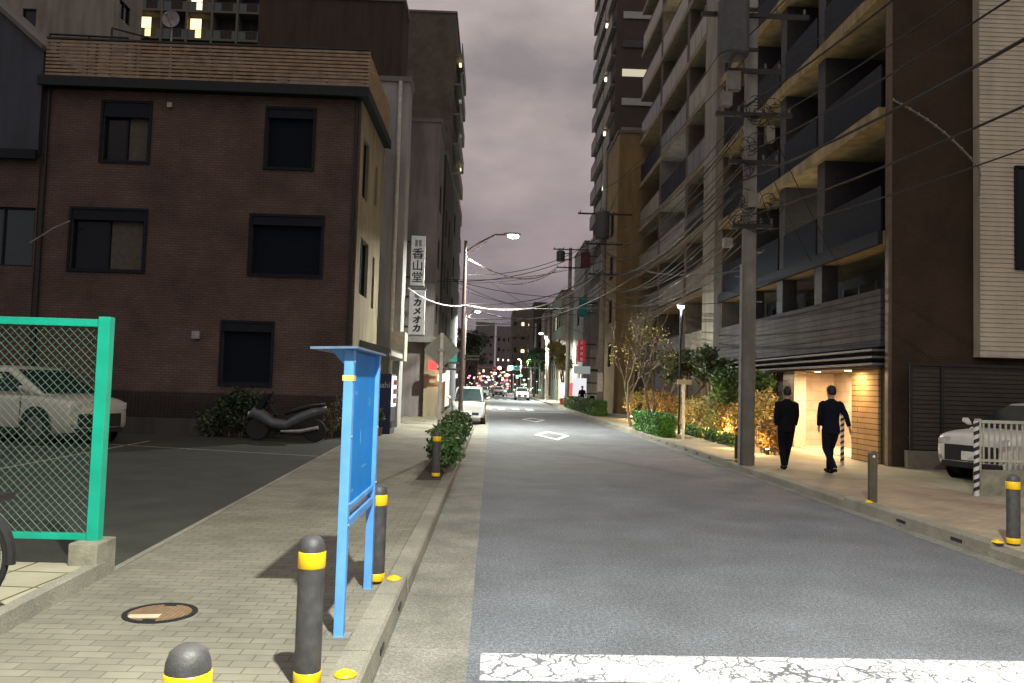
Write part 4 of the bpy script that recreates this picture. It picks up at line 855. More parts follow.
# vending machine
def vend(name, lab, x0, x1, y0, y1, H, body, face, grp=None):
    v = thing(name, lab, 'vending machine', ((x0+x1)/2, (y0+y1)/2, .12), grp)
    MB().box(x0, x1, y0, y1, .12, .12+H).build('cabinet', body, v, bevel=.02)
    fr = MB().box(x1, x1+.03, y0+.06, y1-.06, .95, .06+H).build('display_window', face, v)
    for r_ in range(3):
        for c_, cm in ((0, (.6, .1, .06)), (1, (.06, .25, .1)), (2, (.6, .4, .05)), (3, (.08, .1, .4)), (4, (.7, .7, .7))):
            yy = y0+.14+c_*(y1-y0-.25)/5; zz = 1.05+r_*.28
            MB().lathe([(.03, 0), (.03, .14), (.02, .16)], (x1+.055, yy+.04, zz), 10).build('drink_can', mat('can%d' % c_, cm, .3), v)
    MB().box(x1, x1+.02, y0+.1, y1-.1, .3, .5).build('delivery_flap', black, v); return v
v = vend('vending_machine', 'dark blue drinks vending machine with a lit white front beside the left shops', -3.68, -3.06, 24.5, 25.6, 1.83, mat('vend_navy', (.015, .025, .085), .35), glow('vend_face', (.85, .9, 1), 1.3))
text_mesh('Asahi', .24, 'lettering', mat('vend_letter', (.45, .47, .5)), v, (-3.36, 24.49, 1.6))
light('AREA', (-2.95, 25.05, 1.5), 14, (.85, .9, 1), 'vending_light', .5, rot=(0, R(-90), 0))
q = at(565, 396, 75); vend('vending_machine', 'red drinks vending machine with a lit front behind the right hedge', 6.3, 7.0, 73, 74, 1.85, mat('vend_red', (.5, .02, .02), .4), glow('vend_face', (.85, .9, 1), 2.2), None)
# red front board facing the camera
rb = thing('shop_banner', 'red and white upright shop banners past the right hedge', 'banner', (q.x, 72, .1)); 
MB().box(q.x-.75, q.x-.1, 72, 72.04, .7, 2.1).build('white_panel', glow('banner_white', (1, .8, .75), .9), rb); MB().box(q.x, q.x+.8, 72, 72.04, .7, 2.1).build('red_panel', glow('banner_red', (1, .08, .08), .9), rb)
MB().box(q.x-.45, q.x-.4, 72.05, 72.09, .1, 2.1).box(q.x+.4, q.x+.45, 72.05, 72.09, .1, 2.1).build('pole', steel, rb)
# vertical shop signs right
def vsign(px0, px1, py0, py1, Y, lab, m_, marks=0, pole=None):
    a_, b_ = at(px0, py0, Y), at(px1, py1, Y)
    v = thing('shop_sign', lab, 'sign', ((a_.x+b_.x)/2, Y, b_.z)); MB().box(a_.x, b_.x, Y-.1, Y+.1, b_.z, a_.z).build('sign_panel', m_, v)
    m = MB()
    for i in range(marks):
        zc = b_.z+(a_.z-b_.z)*(i+.5)/marks; s_ = (b_.x-a_.x)*.24; m.box((a_.x+b_.x)/2-s_*.8, (a_.x+b_.x)/2+s_*.8, Y-.115, Y-.1, zc-s_*.9, zc+s_*.9)
    if marks: m.build('lettering', white, v)
    MB().box(b_.x, b_.x+1.2, Y-.03, Y+.03, a_.z-.4, a_.z-.3).box(b_.x, b_.x+1.2, Y-.03, Y+.03, b_.z+.3, b_.z+.4).build('bracket', black, v)
vsign(578, 585, 340, 362, 68, 'red vertical shop sign with white characters on the right', glow('sign_red', (.8, .02, .05), .22), 4)
vsign(579, 587, 299, 317, 68, 'teal vertical shop sign above the red sign', mat('sign_teal', (.02, .22, .24), .5))
vsign(581, 590, 252, 268, 68, 'maroon vertical shop sign high on the right', mat('sign_maroon', (.12, .02, .03), .5))
vsign(574, 590, 366, 374, 64, 'pale shop fascia over the lit shopfront behind the right hedge', glow('fascia_pale', (.8, .85, .85), .18))
vsign(573, 586, 378, 398, 63.8, 'lit glass shopfront behind the right hedge', glow('shopfront_lit', (.95, .95, 1), .5))
vsign(429, 437, 361, 370, 36.8, 'small red lantern sign over the left restaurant door', glow('sign_red2', (1, .03, .03), 1.6))
vsign(444, 457, 352, 362, 43, 'teal awning board over the left restaurant', mat('awning_teal', (.05, .3, .28), .5, emit=(.1, .5, .45), es=.15))
for i, (px, py, Y, cl) in enumerate(((441, 378, 37.5, (1, .55, .25)), (446, 377, 41, (1, .6, .35)))):
    q = at(px, py, Y); ln = thing('paper_lantern', '%s glowing lantern hanging outside the left restaurant' % ('nearer' if i == 0 else 'farther'), 'lantern', (q.x, Y, q.z)); MB().lathe([(.06, -.2), (.15, -.12), (.17, 0), (.15, .12), (.06, .2)], q, 12).build('shade', glow('lantern', (1, .5, .25), 4), ln, smooth=True); MB().tube([q+Vector((0, 0, .2)), q+Vector((0, 0, .6))], .01, 4).build('cord', black, ln)
    light('POINT', q+Vector((.3, 0, -.2)), 25, (1, .6, .35), 'lantern_light', .3)
sf = thing('restaurant_front', 'small lit restaurant front with pale panels under the teal awning', 'shopfront', (-2.7, 46, .12)); MB().box(-2.75, -2.4, 42.2, 49.8, 3.0, 3.3).build('fascia', darkw, sf); MB().box(-2.72, -2.62, 42.4, 45, .2, 2.6).build('door', mat('door_pale', (.5, .4, .3)), sf); MB().box(-2.72, -2.6, 45.4, 49, .4, 2.6).build('window', glow('rest_lit', (1, .7, .6), .8), sf)
# traffic lights
def tlight(px, py, Y, col, lab, s_=1, idx=0):
    q = at(px, py, Y); t_ = thing('traffic_light', lab, 'traffic light', (q.x, Y, .1)); MB().box(q.x-.8, q.x+.8, Y-.1, Y+.1, q.z-.3, q.z+.3).build('housing', steel, t_, bevel=.05)
    for i in range(3):
        on = i == idx; MB().lathe([(.26, -.03), (.27, 0)], (q.x-.42+.42*i, Y-.12, q.z), 16, 'y').build('signal_lens', glow('sig%s' % idx, col, 70) if on else black, t_)
    px_ = 5.9 if s_ > 0 else -2.4; MB().tube([(px_, Y, .1), (px_, Y, q.z+.4)], .08).tube([(px_, Y, q.z+.1), (q.x, Y, q.z+.1)], .04).build('pole', steel, t_); light('POINT', (q.x-.42+.42*idx, Y-.8, q.z), 200, col, 'signal_light', .3)
tlight(514, 368, 100, (.05, 1, .75), 'green lit traffic light hanging over the distant road', 1, 0)
tlight(497, 368, 140, (1, .12, .06), 'red lit traffic light far down the street', -1, 2)
# ------------------------------------------------------------------ diamond sign
q = at(439, 425, 17.5); zt = at(438, 333, 17.5).z
ds = thing('diamond_sign', 'blank backed diamond road sign on a thin white post in the left shrubs', 'road sign', (q.x, 17.5, .12))
MB().tube([(q.x, 17.5, .12), (q.x, 17.5, zt)], .04, 12).build('post', mat('post_white', (.8, .79, .70), .5), ds)
zc = at(440, 350, 17.5).z; d_ = .40; MB().prism([(q.x, zc-d_), (q.x+d_, zc), (q.x, zc+d_), (q.x-d_, zc)], 17.545, 17.555, 'y').build('plate', mat('sign_back_grey', (.34, .34, .27), .6), ds)
MB().box(q.x-.06, q.x+.06, 17.45, 17.544, zc-.03, zc+.03).build('clamp', steel, ds)
# small sign post on right
q = at(683, 435, 26); zc = at(683, 382, 26).z
sp = thing('sign_post', 'short white post with a small pale plate beside the lit garden', 'sign', (q.x, 26, .12)); MB().tube([(q.x, 26, .12), (q.x, 26, zc)], .045, 10).build('post', white, sp); MB().box(q.x-.24, q.x+.24, 25.9, 25.95, zc-.08, zc+.08).build('plate', mat('sign_back_grey', (.20, .20, .16)), sp)
# striped posts
def striped(x, y, h, lab):
    t_ = thing('striped_post', lab, 'post', (x, y, .12), 'black and white striped posts'); MB().tube([(x, y, .12), (x, y, .12+h)], .042, 14).build('post', mat('stripe_white', (.62, .62, .60), .5), t_)
    m = MB(); P_ = .13; nseg = int(h/P_)
    for k_ in range(nseg):
        vs = []; fs = []
        for i in range(17):
            a = 2*PI*i/16; z_ = .12+k_*P_+P_*i/16
            for dz_ in (0, P_*.48): zz = min(.12+h, z_+dz_); vs.append((x+.0435*math.cos(a), y+.0435*math.sin(a), zz))
        fs = [(2*i, 2*i+2, 2*i+3, 2*i+1) for i in range(16)]; m.add(vs, fs)
    m.build('stripe', black, t_); return t_
striped(7.97, 13.0, 1.22, 'black and white spiral striped post at the corner of the pale fence')
striped(8.0, 18.1, 1.2, 'black and white spiral striped post behind the right walking man')
# white picket fence right
wf = thing('pale_picket_fence', 'pale aluminium picket fence on a low concrete wall at the right edge', 'fence', (11, 13.1, .12))
m = MB(); x = 8.22
while x < 14: m.box(x, x+.022, 13.22, 13.245, .62, 1.32); x += .095
alum = mat('fence_aluminium', (.45, .43, .38), .5); m.build('pickets', alum, wf)
MB().box(8.12, 14, 13.20, 13.26, 1.30, 1.35).box(8.12, 14, 13.205, 13.26, .66, .70).build('rail', alum, wf); MB().box(8.10, 8.17, 13.19, 13.27, .5, 1.37).build('post', alum, wf)
MB().box(8.1, 14, 13.10, 13.32, .1, .52).build('base_wall', mat('footing_concrete', (.26, .25, .20)), wf, bevel=.01)
# ------------------------------------------------------------------ utility poles and wires
def upole(x, y, h, r_, lab, arms, trans=None, far=False):
    t_ = thing('utility_pole', lab, 'utility pole', (x, y, .1)); MB().tube([(x, y, .1), (x, y, h)], r_, 18, r2=r_*.72).build('pole', conp, t_, smooth=True)
    for z_, L in arms:
        a = MB().box(x-L/2, x+L/2, y-r_-.09, y-r_-.01, z_-.045, z_+.045).build('crossarm', black, t_)
        for k_ in (-.46, -.2, .2, .46): MB().lathe([(.02, 0), (.035, .04), (.025, .07), (.035, .10), (.012, .14)], (x+L*k_, y-r_-.05, z_+.045), 8).build('insulator', mat('insulator', (.13, .13, .13), .3), a)
    if trans:
        for tx, ty, tz, hh, rr in trans: 
            o = MB().lathe([(rr*.9, 0), (rr, .05), (rr, hh-.08), (rr*.85, hh), (rr*.3, hh+.03)], (tx, ty, tz), 20).build('transformer', mat('transformer_grey', (.075, .08, .085), .5), t_, smooth=False)
            for k_ in range(3): MB().lathe([(.03, 0), (.045, .06), (.03, .12), (.045, .18), (.01, .24)], (tx-.15+.15*k_, ty-.12, tz+hh), 8).build('bushing', mat('insulator', (.13, .13, .13)), o)
            MB().box(min(tx, x), max(tx, x), ty-.03, ty+.03, tz+.15, tz+.22).box(min(tx, x), max(tx, x), ty-.03, ty+.03, tz+hh-.25, tz+hh-.18).build('bracket', black, o)
    return t_
PX, PY = 5.60, 17.45
zT = at(735, 64, PY-.1).z
up = upole(PX, PY, 13, .175, 'large concrete utility pole with transformer and tangled cables by the right kerb', [(at(742, 20, PY).z, 2.4), (at(742, 118, PY).z, 1.7), (at(742, 75, PY).z, 1.2), (at(742, 165, PY).z, 1.1), (at(742, 228, PY).z, .9)], [(at(733, 40, PY-.45).x, PY-.45, zT, 1.3, .34)])
for px, py, s_, hh in ((733, 82, .14, .42), (726, 100, .11, .3), (769, 135, .09, .34), (727, 243, .09, .2), (751, 200, .1, .35)):
    q = at(px, py, PY-.2); MB().box(q.x-s_, q.x+s_, q.y-.12, q.y+.06, q.z-hh/2, q.z+hh/2).build('cable_box', mat('cable_box_grey', (.22, .21, .18), .6), up)
m = MB()
for k_ in range(62):       # coiled slack and droppers round the pole
    z_ = random.choice([at(742, y_, PY).z for y_ in (110, 120, 150, 175, 205, 225)])+random.uniform(-.15, .15); r_ = random.uniform(.08, .22); cx = PX+random.uniform(-.45, .5); cz = z_; tl = random.uniform(-.5, .5)
    a0 = random.uniform(0, 6.28); sw = random.uniform(2.5, 6.2)
    m.tube([(cx+r_*math.cos(a0+sw*i/12), PY-.25+tl*r_*math.sin(a0+sw*i/12), cz+r_*.8*math.sin(a0+sw*i/12)) for i in range(13)], .009, 5).build('cable_coil', cable, up); m = MB()
MB().tube([(PX-.2, PY-.1, .12), (PX-.2, PY-.1, 4.5)], .03, 8).build('conduit', mat('conduit_grey', (.3, .3, .28), .5), up)
m = MB()
for k_ in range(6):
    z_ = 2.6+k_*.55; m.tube([(PX-.16, PY, z_), (PX-.30, PY, z_)] if k_ % 2 else [(PX+.16, PY, z_), (PX+.30, PY, z_)], .01, 6)
m.build('climbing_step', steel, up)
up2 = upole(6.36, 46.8, at(604, 150, 46.8).z, .19, 'dark concrete utility pole with boxes before the ochre block', [(at(604, 215, 46.8).z, 3.2), (at(604, 245, 46.8).z, 2.2), (at(604, 275, 46.8).z, 1.8)], [(6.2, 46.4, at(600, 240, 46.8).z, 1.6, .42)])
MB().box(6.15, 6.45, 46.5, 46.62, 1.5, 2.6).build('notice_wrap', mat('wrap_pale', (.4, .4, .38), .6), up2)
up3 = upole(6.3, 67, at(567, 248, 67).z, .2, 'distant utility pole with cross arms and a transformer left of the ribbon tower', [(at(567, 250, 67).z, 3.0), (at(567, 268, 67).z, 2.4)], [(5.45, 66.7, at(558, 262, 67).z, .9, .36)])
q = at(502, 400, 200)
for i, (px, Y) in enumerate(((553, 90), (542, 118))): upole(6.2, Y, 11, .17, 'far utility pole, %s of the pair beyond the distant transformer pole' % ('nearer' if i == 0 else 'farther'), [(10.4, 2.0)])
def wire(a, b, sag, r_=.012, lab='overhead cable crossing the street', m_=None, n=24, grp='overhead cables'):
    a = Vector(a); b = Vector(b); pts = []
    for i in range(n+1):
        t_ = i/n; p = a.lerp(b, t_); p.z -= 4*sag*t_*(1-t_); pts.append(p)
    o = MB().tube(pts, r_, 6).build('overhead_cable', m_ or cable, o=tuple(a)); return tag(o, lab, 'cable', grp)
near = [(6.35, 1.0, .022), (7.0, 1.1, .014), (7.55, 1.0, .012), (8.6, .9, .010), (9.6, .9, .012), (5.6, .9, .016), (5.2, .8, .010), (8.0, 1.2, .018), (10.1, .7, .01)]
for i, (z_, sg, r_) in enumerate(near):
    dx = ((i*37) % 7-3)*.14
    wire((PX+dx*.5, PY-.2, z_), (PX+dx+.4, -12.5, z_+(.2 if i % 2 else -.1)), sg, r_, '%s black cable from the big utility pole passing out at the top right' % ['thick', 'thin', 'slender', 'fine upper', 'high', 'low', 'lowest', 'heavy twisted', 'topmost'][i], grp='cables from the big pole towards the viewer')
for i, (za, zb_, sg, r_) in enumerate(((6.3, 8.6, 1.0, .03), (7.2, 9.2, 1.0, .02), (7.6, 9.9, .9, .016), (8.4, 10.6, .8, .012), (5.4, 7.4, .9, .02), (6.0, 8.0, 1.3, .016), (9.6, 13.5, .6, .012), (10.1, 13.5, .6, .012), (4.9, 6.9, .8, .014))):
    wire((PX+((i*13) % 5-2)*.2, PY+.1, za), (6.36+((i*11) % 5-2)*.25, 46.6, zb_), sg, r_, 'dark cable along the right buildings between the two big poles', grp='cables between the two big poles')
for i in range(7): wire((PX-.3+.1*i, PY, 5.0+i*.5), (6.0+.1*i, 46.6, 6.6+.75*i), 1.5-.12*i, .013, 'dark cable along the right buildings between the two big poles', grp='cables between the two big poles')
for i in range(6): wire((6.36+(i-2.5)*.4, 46.9, 8+i*1.2), (6.3+(i-2.5)*.4, 66.8, 7.5+i*1.1), .6, .014, 'dark cable between the second pole and the distant transformer pole', grp='cables beyond the second pole')
LP = (-1.2, 31.3)
for i, (a_, b_, sg, r_, cm) in enumerate(((at(468, 259, 31.3), at(557, 267, 66.8), .9, .035, cable_lit), (at(466, 305, 31.3), at(601, 270, 46.7), 1.0, .035, cable_lit), (at(466, 303, 31.3), at(742, 185, PY), 1.6, .016, cable), (at(466, 318, 31.3), at(603, 284, 46.7), .7, .02, cable), (at(466, 325, 31.3), at(603, 250, 46.7), 1.3, .015, cable), (at(408, 288, 28), at(466, 305, 31.3), .25, .022, cable_lit), (at(500, 283, 60), at(556, 270, 66.8), .5, .04, cable_lit), (at(466, 308, 31.3), at(735, 302, 30.5), .12, .014, cable), (at(603, 250, 46.6), at(745, 270, PY+.1), .6, .02, cable), (at(461, 262, 31.3), at(600, 340, 46.8), .3, .008, cable))):
    wire(a_, b_, sg, r_, ['bright white cable sagging from the left lamp pole to the distant pole', 'brightest white cable sagging from the left lamp pole up to the second pole', 'long dark cable rising from the left lamp pole to the big pole', 'dark cable just below the brightest white one', 'dark cable dipping deepest between the lamp pole and the second pole', 'white cable from the white narrow building to the left lamp pole', 'short white cable ending at the distant transformer pole', 'level dark cable crossing the whole street', 'dark looping cable from the second pole to the big pole', 'hair thin stay wire falling across the sky'][i], cm)
for i in range(11):
    a9 = at(462, 268+i*7, 31.3) if i % 2 else Vector((-3.7, 34+i*2.3, 6+i*.35)); b9 = at(603, 225+i*9, 46.7) if i % 3 else at(567, 268+i*6, 66.8)
    wire(a9, b9, .5+.17*(i % 4), .012+.004*(i % 3), 'thin dark cable crossing above the street in the central tangle', grp='central tangle of dark cables')
for i in range(8): wire(at(603, 232+i*8, 46.5), at(742, 112+i*19, PY+.1), 1.0+.2*(i % 3), .014, 'dark cable along the right buildings between the two big poles', grp='cables between the two big poles')
for i in range(5): wire(at(742, 60+i*34, PY), Vector((XA-.05, YA+1.5+2.6*i, 4.3+1.1*i)), .25, .010, 'service cable from the big pole to the dark apartment balconies', grp='service cables to the dark apartments')
a_, b_ = at(893, 100, 18), at(979, 155, 17.5)
cs = thing('cable_spiral', 'pale spiral wrapped service cable drooping down the brown end wall', 'cable', a_, None)
pts = [a_.lerp(b_, t_/20)+Vector((0, 0, -.25*(t_/20)**3*1.2+.35*math.sin(PI*t_/20)*.2)) for t_ in range(21)]+[b_+Vector((.02, 0, -.3-.15)), b_+Vector((0, 0, -.9))]
MB().tube(pts, .022, 6).build('sleeve', mat('sleeve_grey', (.22, .19, .15), .6), cs); m = MB()
for i, p in enumerate(pts[::2]): m.lathe([(.035, -.02), (.04, 0), (.035, .02)], p, 8, 'x')
m.build('wrap', mat('wrap_grey', (.28, .25, .2), .6), cs)

# ------------------------------------------------------------------ vegetation
def leaves(blobs, n, size, flat=.35, shell=.5):
    tot = sum(b[3]*b[4]*b[5] for b in blobs); vs = []; 
    for b in blobs:
        k_ = int(n*b[3]*b[4]*b[5]/tot); d = rng.normal(size=(k_, 3)); d /= np.linalg.norm(d, axis=1)[:, None]
        rr = rng.random(k_)**(1/3.)*(1-shell)+shell*(.75+.35*rng.random(k_)); rr *= .8+.25*np.sin(d[:, 0]*5+b[0]*3)*np.cos(d[:, 1]*4+d[:, 2]*6)
        p = np.array(b[:3])+d*rr[:, None]*np.array(b[3:6]); vs.append(p)
    p = np.concatenate(vs); n_ = len(p)
    a = rng.normal(size=(n_, 3)); a /= np.linalg.norm(a, axis=1)[:, None]; b2 = rng.normal(size=(n_, 3)); c_ = np.cross(a, b2); c_ /= np.linalg.norm(c_, axis=1)[:, None]
    s_ = size*(.6+.8*rng.random(n_))[:, None]
    V = np.stack([p-a*s_, p+c_*s_*.45, p+a*s_, p-c_*s_*.45], 1).reshape(-1, 3)
    m = MB(); m.v = [tuple(x) for x in V]; m.f = [(4*i, 4*i+1, 4*i+2, 4*i+3) for i in range(n_)]; return m
def mbuild(m, name, mt, parent): 
    o = ORG.get(parent.name, Vector()); me = bpy.data.meshes.new(name); me.from_pydata([(x-o.x, y-o.y, z_-o.z) for x, y, z_ in m.v], [], m.f); me.materials.append(mt)
    ob = bpy.data.objects.new(name, me); C.objects.link(ob); ob.parent = parent; return ob
def branch(m, p, d, L, r_, lv_, tips, spread=.6):
    pts = [p]; q = Vector(p); dd = Vector(d).normalized()
    for i in range(4):
        dd = (dd+Vector((random.uniform(-.18, .18), random.uniform(-.18, .18), random.uniform(-.05, .16)))).normalized(); q = q+dd*L/4; pts.append(q.copy())
    m.tube(pts, r_, 6 if lv_ > 1 else 4, r2=r_*.55)
    if lv_ <= 0: tips.append(q); return
    for k_ in range(random.choice((2, 3, 3)) if lv_ > 1 else 3):
        s_ = pts[random.choice((2, 3, 4, 4))]; nd = (dd+Vector((random.uniform(-1, 1), random.uniform(-1, 1), random.uniform(-.2, .7)))*spread).normalized(); branch(m, s_, nd, L*random.uniform(.6, .8), r_*.55, lv_-1, tips, spread)
def tree(name, lab, x, y, h, L0, r0, lm, nleaf, lsize, cr, lv_=4, lean=(0, 0), stems=1, group=None, spread=.6, z=.1):
    t_ = thing(name, lab, 'tree', (x, y, z), group); m = MB(); tips = []
    for s_ in range(stems): branch(m, Vector((x+.06*s_, y, z)), (lean[0]+random.uniform(-.25, .25)*(stems > 1), lean[1], 1), L0, r0*(1 if stems == 1 else .7), lv_, tips, spread)
    mbuild(m, 'trunk', bark, t_)
    if nleaf: bl_ = [(p.x, p.y, p.z, cr*random.uniform(.7, 1.3), cr*random.uniform(.7, 1.3), cr*random.uniform(.5, .9)) for p in tips]; mbuild(leaves(bl_, nleaf, lsize, shell=.2), 'crown', lm, t_)
    return t_
def shrub(name, lab, blobs, n, size, lm, stems=True, cat='shrub', group=None, flowers=0, fm=None):
    cx = sum(b[0] for b in blobs)/len(blobs); cy = sum(b[1] for b in blobs)/len(blobs); t_ = thing(name, lab, cat, (cx, cy, .12), group)
    m = MB()
    for b in blobs:
        for k_ in range(4): m.tube([((blobs[0] if len(blobs) == 2 else b)[0]+random.uniform(-.01, .01), (blobs[0] if len(blobs) == 2 else b)[1]+random.uniform(-.01, .01), .1), (b[0]+random.uniform(-.6, .6)*b[3], b[1]+random.uniform(-.6, .6)*b[4], b[2]+b[5]*.5)], .012, 5)
    mbuild(m, 'stems', bark, t_); mbuild(leaves(blobs, n, size), 'foliage', lm, t_)
    if flowers: mbuild(leaves([(b[0], b[1], b[2], b[3]*1.05, b[4]*1.05, b[5]*1.05) for b in blobs], flowers, size*.7, shell=.9), 'flowers', fm or flow, t_)
    return t_
# left kerb shrubs
ls = ['nearest loose flowering shrub around the bollard on the left kerb', 'second left kerb shrub behind the diamond sign', 'third left kerb shrub with pale flowers', 'fourth left kerb shrub', 'farthest left kerb shrub beside the street lamp pole']
for i, (y, hh) in enumerate(((15.3, .6), (17.4, .62), (19.8, .6), (22.6, .55))):
    bs = [(-.85+random.uniform(-.12, .1), y+random.uniform(-1.2, 1.2), .15+hh*random.uniform(.45, 1.15), .34, .5, hh*.42) for _ in range(9)]
    shrub('kerb_shrub', ls[i], bs, 2600, .048, leafg, group='shrubs along the left kerb', flowers=60)
tag(MB().quad((-1.2, 13.2, .124), (-.8, 13.2, .124), (-.8, 28, .124), (-1.2, 28, .124)).build('planting_soil', mat('soil', (.05, .04, .03), .95), o=(-1, 20, .12)), kind='structure')
# hedges right
def hedge(lab, x0, x1, y0, y1, h, n, lm, size=.035):
    bs = []; ny = max(1, int((y1-y0)/.45))
    t_ = thing('hedge', lab, 'hedge', ((x0+x1)/2, (y0+y1)/2, .12)); P = []
    p = np.stack([rng.uniform(x0, x1, n), rng.uniform(y0, y1, n), rng.uniform(.14, h, n)], 1)
    f_ = rng.integers(0, 5, n); m5 = rng.random(n) < .8
    p[(f_ == 0) & m5, 0] = x0; p[(f_ == 1) & m5, 0] = x1; p[(f_ == 2) & m5, 1] = y0; p[(f_ >= 3) & m5, 2] = h; p += rng.normal(size=p.shape)*.03
    a = rng.normal(size=(n, 3)); a /= np.linalg.norm(a, axis=1)[:, None]; c_ = np.cross(a, rng.normal(size=(n, 3))); c_ /= np.linalg.norm(c_, axis=1)[:, None]; s_ = size*(.6+.8*rng.random(n))[:, None]
    V = np.stack([p-a*s_, p+c_*s_*.5, p+a*s_, p-c_*s_*.5], 1).reshape(-1, 3); m = MB(); m.v = [tuple(x) for x in V]; m.f = [(4*i, 4*i+1, 4*i+2, 4*i+3) for i in range(n)]; mbuild(m, 'foliage', lm, t_)
    MB().box(x0+.08, x1-.08, y0+.08, y1-.08, .12, h-.1).build('branches', mat('hedge_core', (.012, .02, .008), .95), t_); return t_
hedge('bright green clipped box hedge at the near right kerb', 5.5, 6.15, 26.6, 31, .85, 9000, leafb)
hedge('long clipped hedge running along the right kerb beyond the second pole', 5.7, 6.5, 45, 63, .95, 14000, leafg, .05)
# dark bushes by brick house
q = at(238, 410, 21.6)
shrub('dark_bush', 'large dark broadleaf bush in front of the brick house behind the scooter', [(q.x+dx, 21.7+random.uniform(-.1, .2), zz, .5, .4, .45) for dx, zz in ((-.7, .5), (-.3, .9), (.1, .6), (.4, .95), (.7, .5), (0, 1.1))], 3000, .06, leafd)
q = at(332, 420, 22.2); shrub('dark_bush', 'thin dry bush at the corner of the brick house right of the scooter', [(q.x, 22.2, .6, .3, .3, .5), (q.x+.2, 22.3, 1.0, .25, .3, .35)], 500, .05, mat('leaf_dry', (.12, .10, .05), .7), flowers=30)
# pots near vending machine
for i, (x, y, c_, lab) in enumerate(((-3.5, 22.9, leafg, 'potted green plant nearest the notice board beside the vending machine'), (-3.3, 23.6, leafg, 'potted red flowering plant against the vending machine'))):
    t_ = thing('potted_plant', lab, 'potted plant', (x, y, .12)); MB().lathe([(.10, 0), (.14, .25), (.15, .26), (.12, .24), (.1, .22)], (x, y, .12), 14).build('pot', mat('terracotta', (.25, .10, .06), .8), t_)
    mbuild(leaves([(x, y, .65, .22, .22, .32)], 500, .04), 'foliage', c_, t_)
    if i: mbuild(leaves([(x, y, .7, .24, .24, .3)], 60, .035, shell=.9), 'flowers', mat('flower_red', (.5, .03, .03), .6), t_)
# right garden
gl = [(588, 0)]
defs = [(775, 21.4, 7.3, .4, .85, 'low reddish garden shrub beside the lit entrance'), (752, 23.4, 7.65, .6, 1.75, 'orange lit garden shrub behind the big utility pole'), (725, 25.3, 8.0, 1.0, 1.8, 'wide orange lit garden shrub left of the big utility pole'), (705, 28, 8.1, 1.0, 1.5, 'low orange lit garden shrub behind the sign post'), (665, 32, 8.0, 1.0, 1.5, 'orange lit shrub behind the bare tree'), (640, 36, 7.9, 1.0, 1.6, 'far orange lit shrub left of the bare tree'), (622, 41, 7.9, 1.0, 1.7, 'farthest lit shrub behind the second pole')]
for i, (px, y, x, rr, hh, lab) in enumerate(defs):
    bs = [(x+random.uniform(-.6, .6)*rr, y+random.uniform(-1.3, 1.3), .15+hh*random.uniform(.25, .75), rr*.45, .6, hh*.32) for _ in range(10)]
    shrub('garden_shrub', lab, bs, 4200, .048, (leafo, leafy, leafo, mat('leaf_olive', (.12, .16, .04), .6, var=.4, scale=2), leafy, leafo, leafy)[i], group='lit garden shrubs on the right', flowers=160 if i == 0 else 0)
    for k_ in range(2):
        xx = x-rr*.55; yy = y-1+1.9*k_
        lt = thing('garden_uplight', '%s spotlight by the %s' % (('nearer', 'farther')[k_], lab), 'garden light', (xx, yy, .12), 'garden uplights'); MB().lathe([(.05, 0), (.05, .12), (.06, .14)], (xx, yy, .12), 10).build('housing', black, lt); MB().lathe([(.045, .14), (.04, .155)], (xx, yy, .12), 10).build('lens', glow('uplight_glow', (1, .62, .2), 25), lt)
        light('POINT', (xx-.25, yy, .5), P_UP, (1, .60, .24), 'garden_light', .3)
    if 0 < i < 4: hedge('low green edging before the '+lab, 6.95, 7.2, y-1.1, y+1.1, .42, 1200, leafg, .04)
random.seed(11)
tree('bare_tree', 'bare branching tree with pale trunk behind the bright green hedge', at(656, 435, 27.5).x, 27.8, 4.5, 1.7, .085, leafy, 200, .035, .25, lv_=5, stems=2, spread=.55)
tree('yellow_tree', 'thin tree with sparse yellow leaves lit from below left of the bare tree', at(634, 400, 33).x, 33.5, 5, 1.9, .07, leafy, 800, .045, .42, lv_=4, lean=(-.2, -.1), spread=.7)
for i, (x, y, hh, lab) in enumerate(((8.1, 29.5, 1.3, 'dark evergreen tree beneath the slim post lamp'), (7.9, 37, 1.5, 'dark evergreen tree left of the bare tree'), (8.3, 33.5, 1.5, 'dark evergreen tree behind the bare tree'), (7.75, 25.3, 1.0, 'dim green tree behind the big utility pole'))):
    tree('evergreen_tree', lab, x, y, 4, hh, .09, leafd if i != 3 else leafg, 6500, .07, .5, lv_=3, group='dark garden trees', spread=.75)
# far street trees
for i, (x, y, hh, lm, lab) in enumerate(((-2.9, 80, 2.6, leafd, 'dark leafless street tree beyond the van'), (-3.2, 90, 3.2, leafd, 'taller dark street tree farther beyond the van'), (-2.8, 130, 3.4, leafd, 'farthest dark street tree on the left'), (6.8, 78, 2.2, leafy, 'yellow lit street tree past the red sign'), (6.4, 100, 2.4, leafd, 'dark ivy covered street tree on the far right'), (6.6, 125, 2.4, leafg, 'farthest street tree on the right'))):
    tree('street_tree', lab, x, y, 7, hh, .16, lm, 3500, .13, .8, lv_=4 if i < 3 else 3, group='distant street trees')
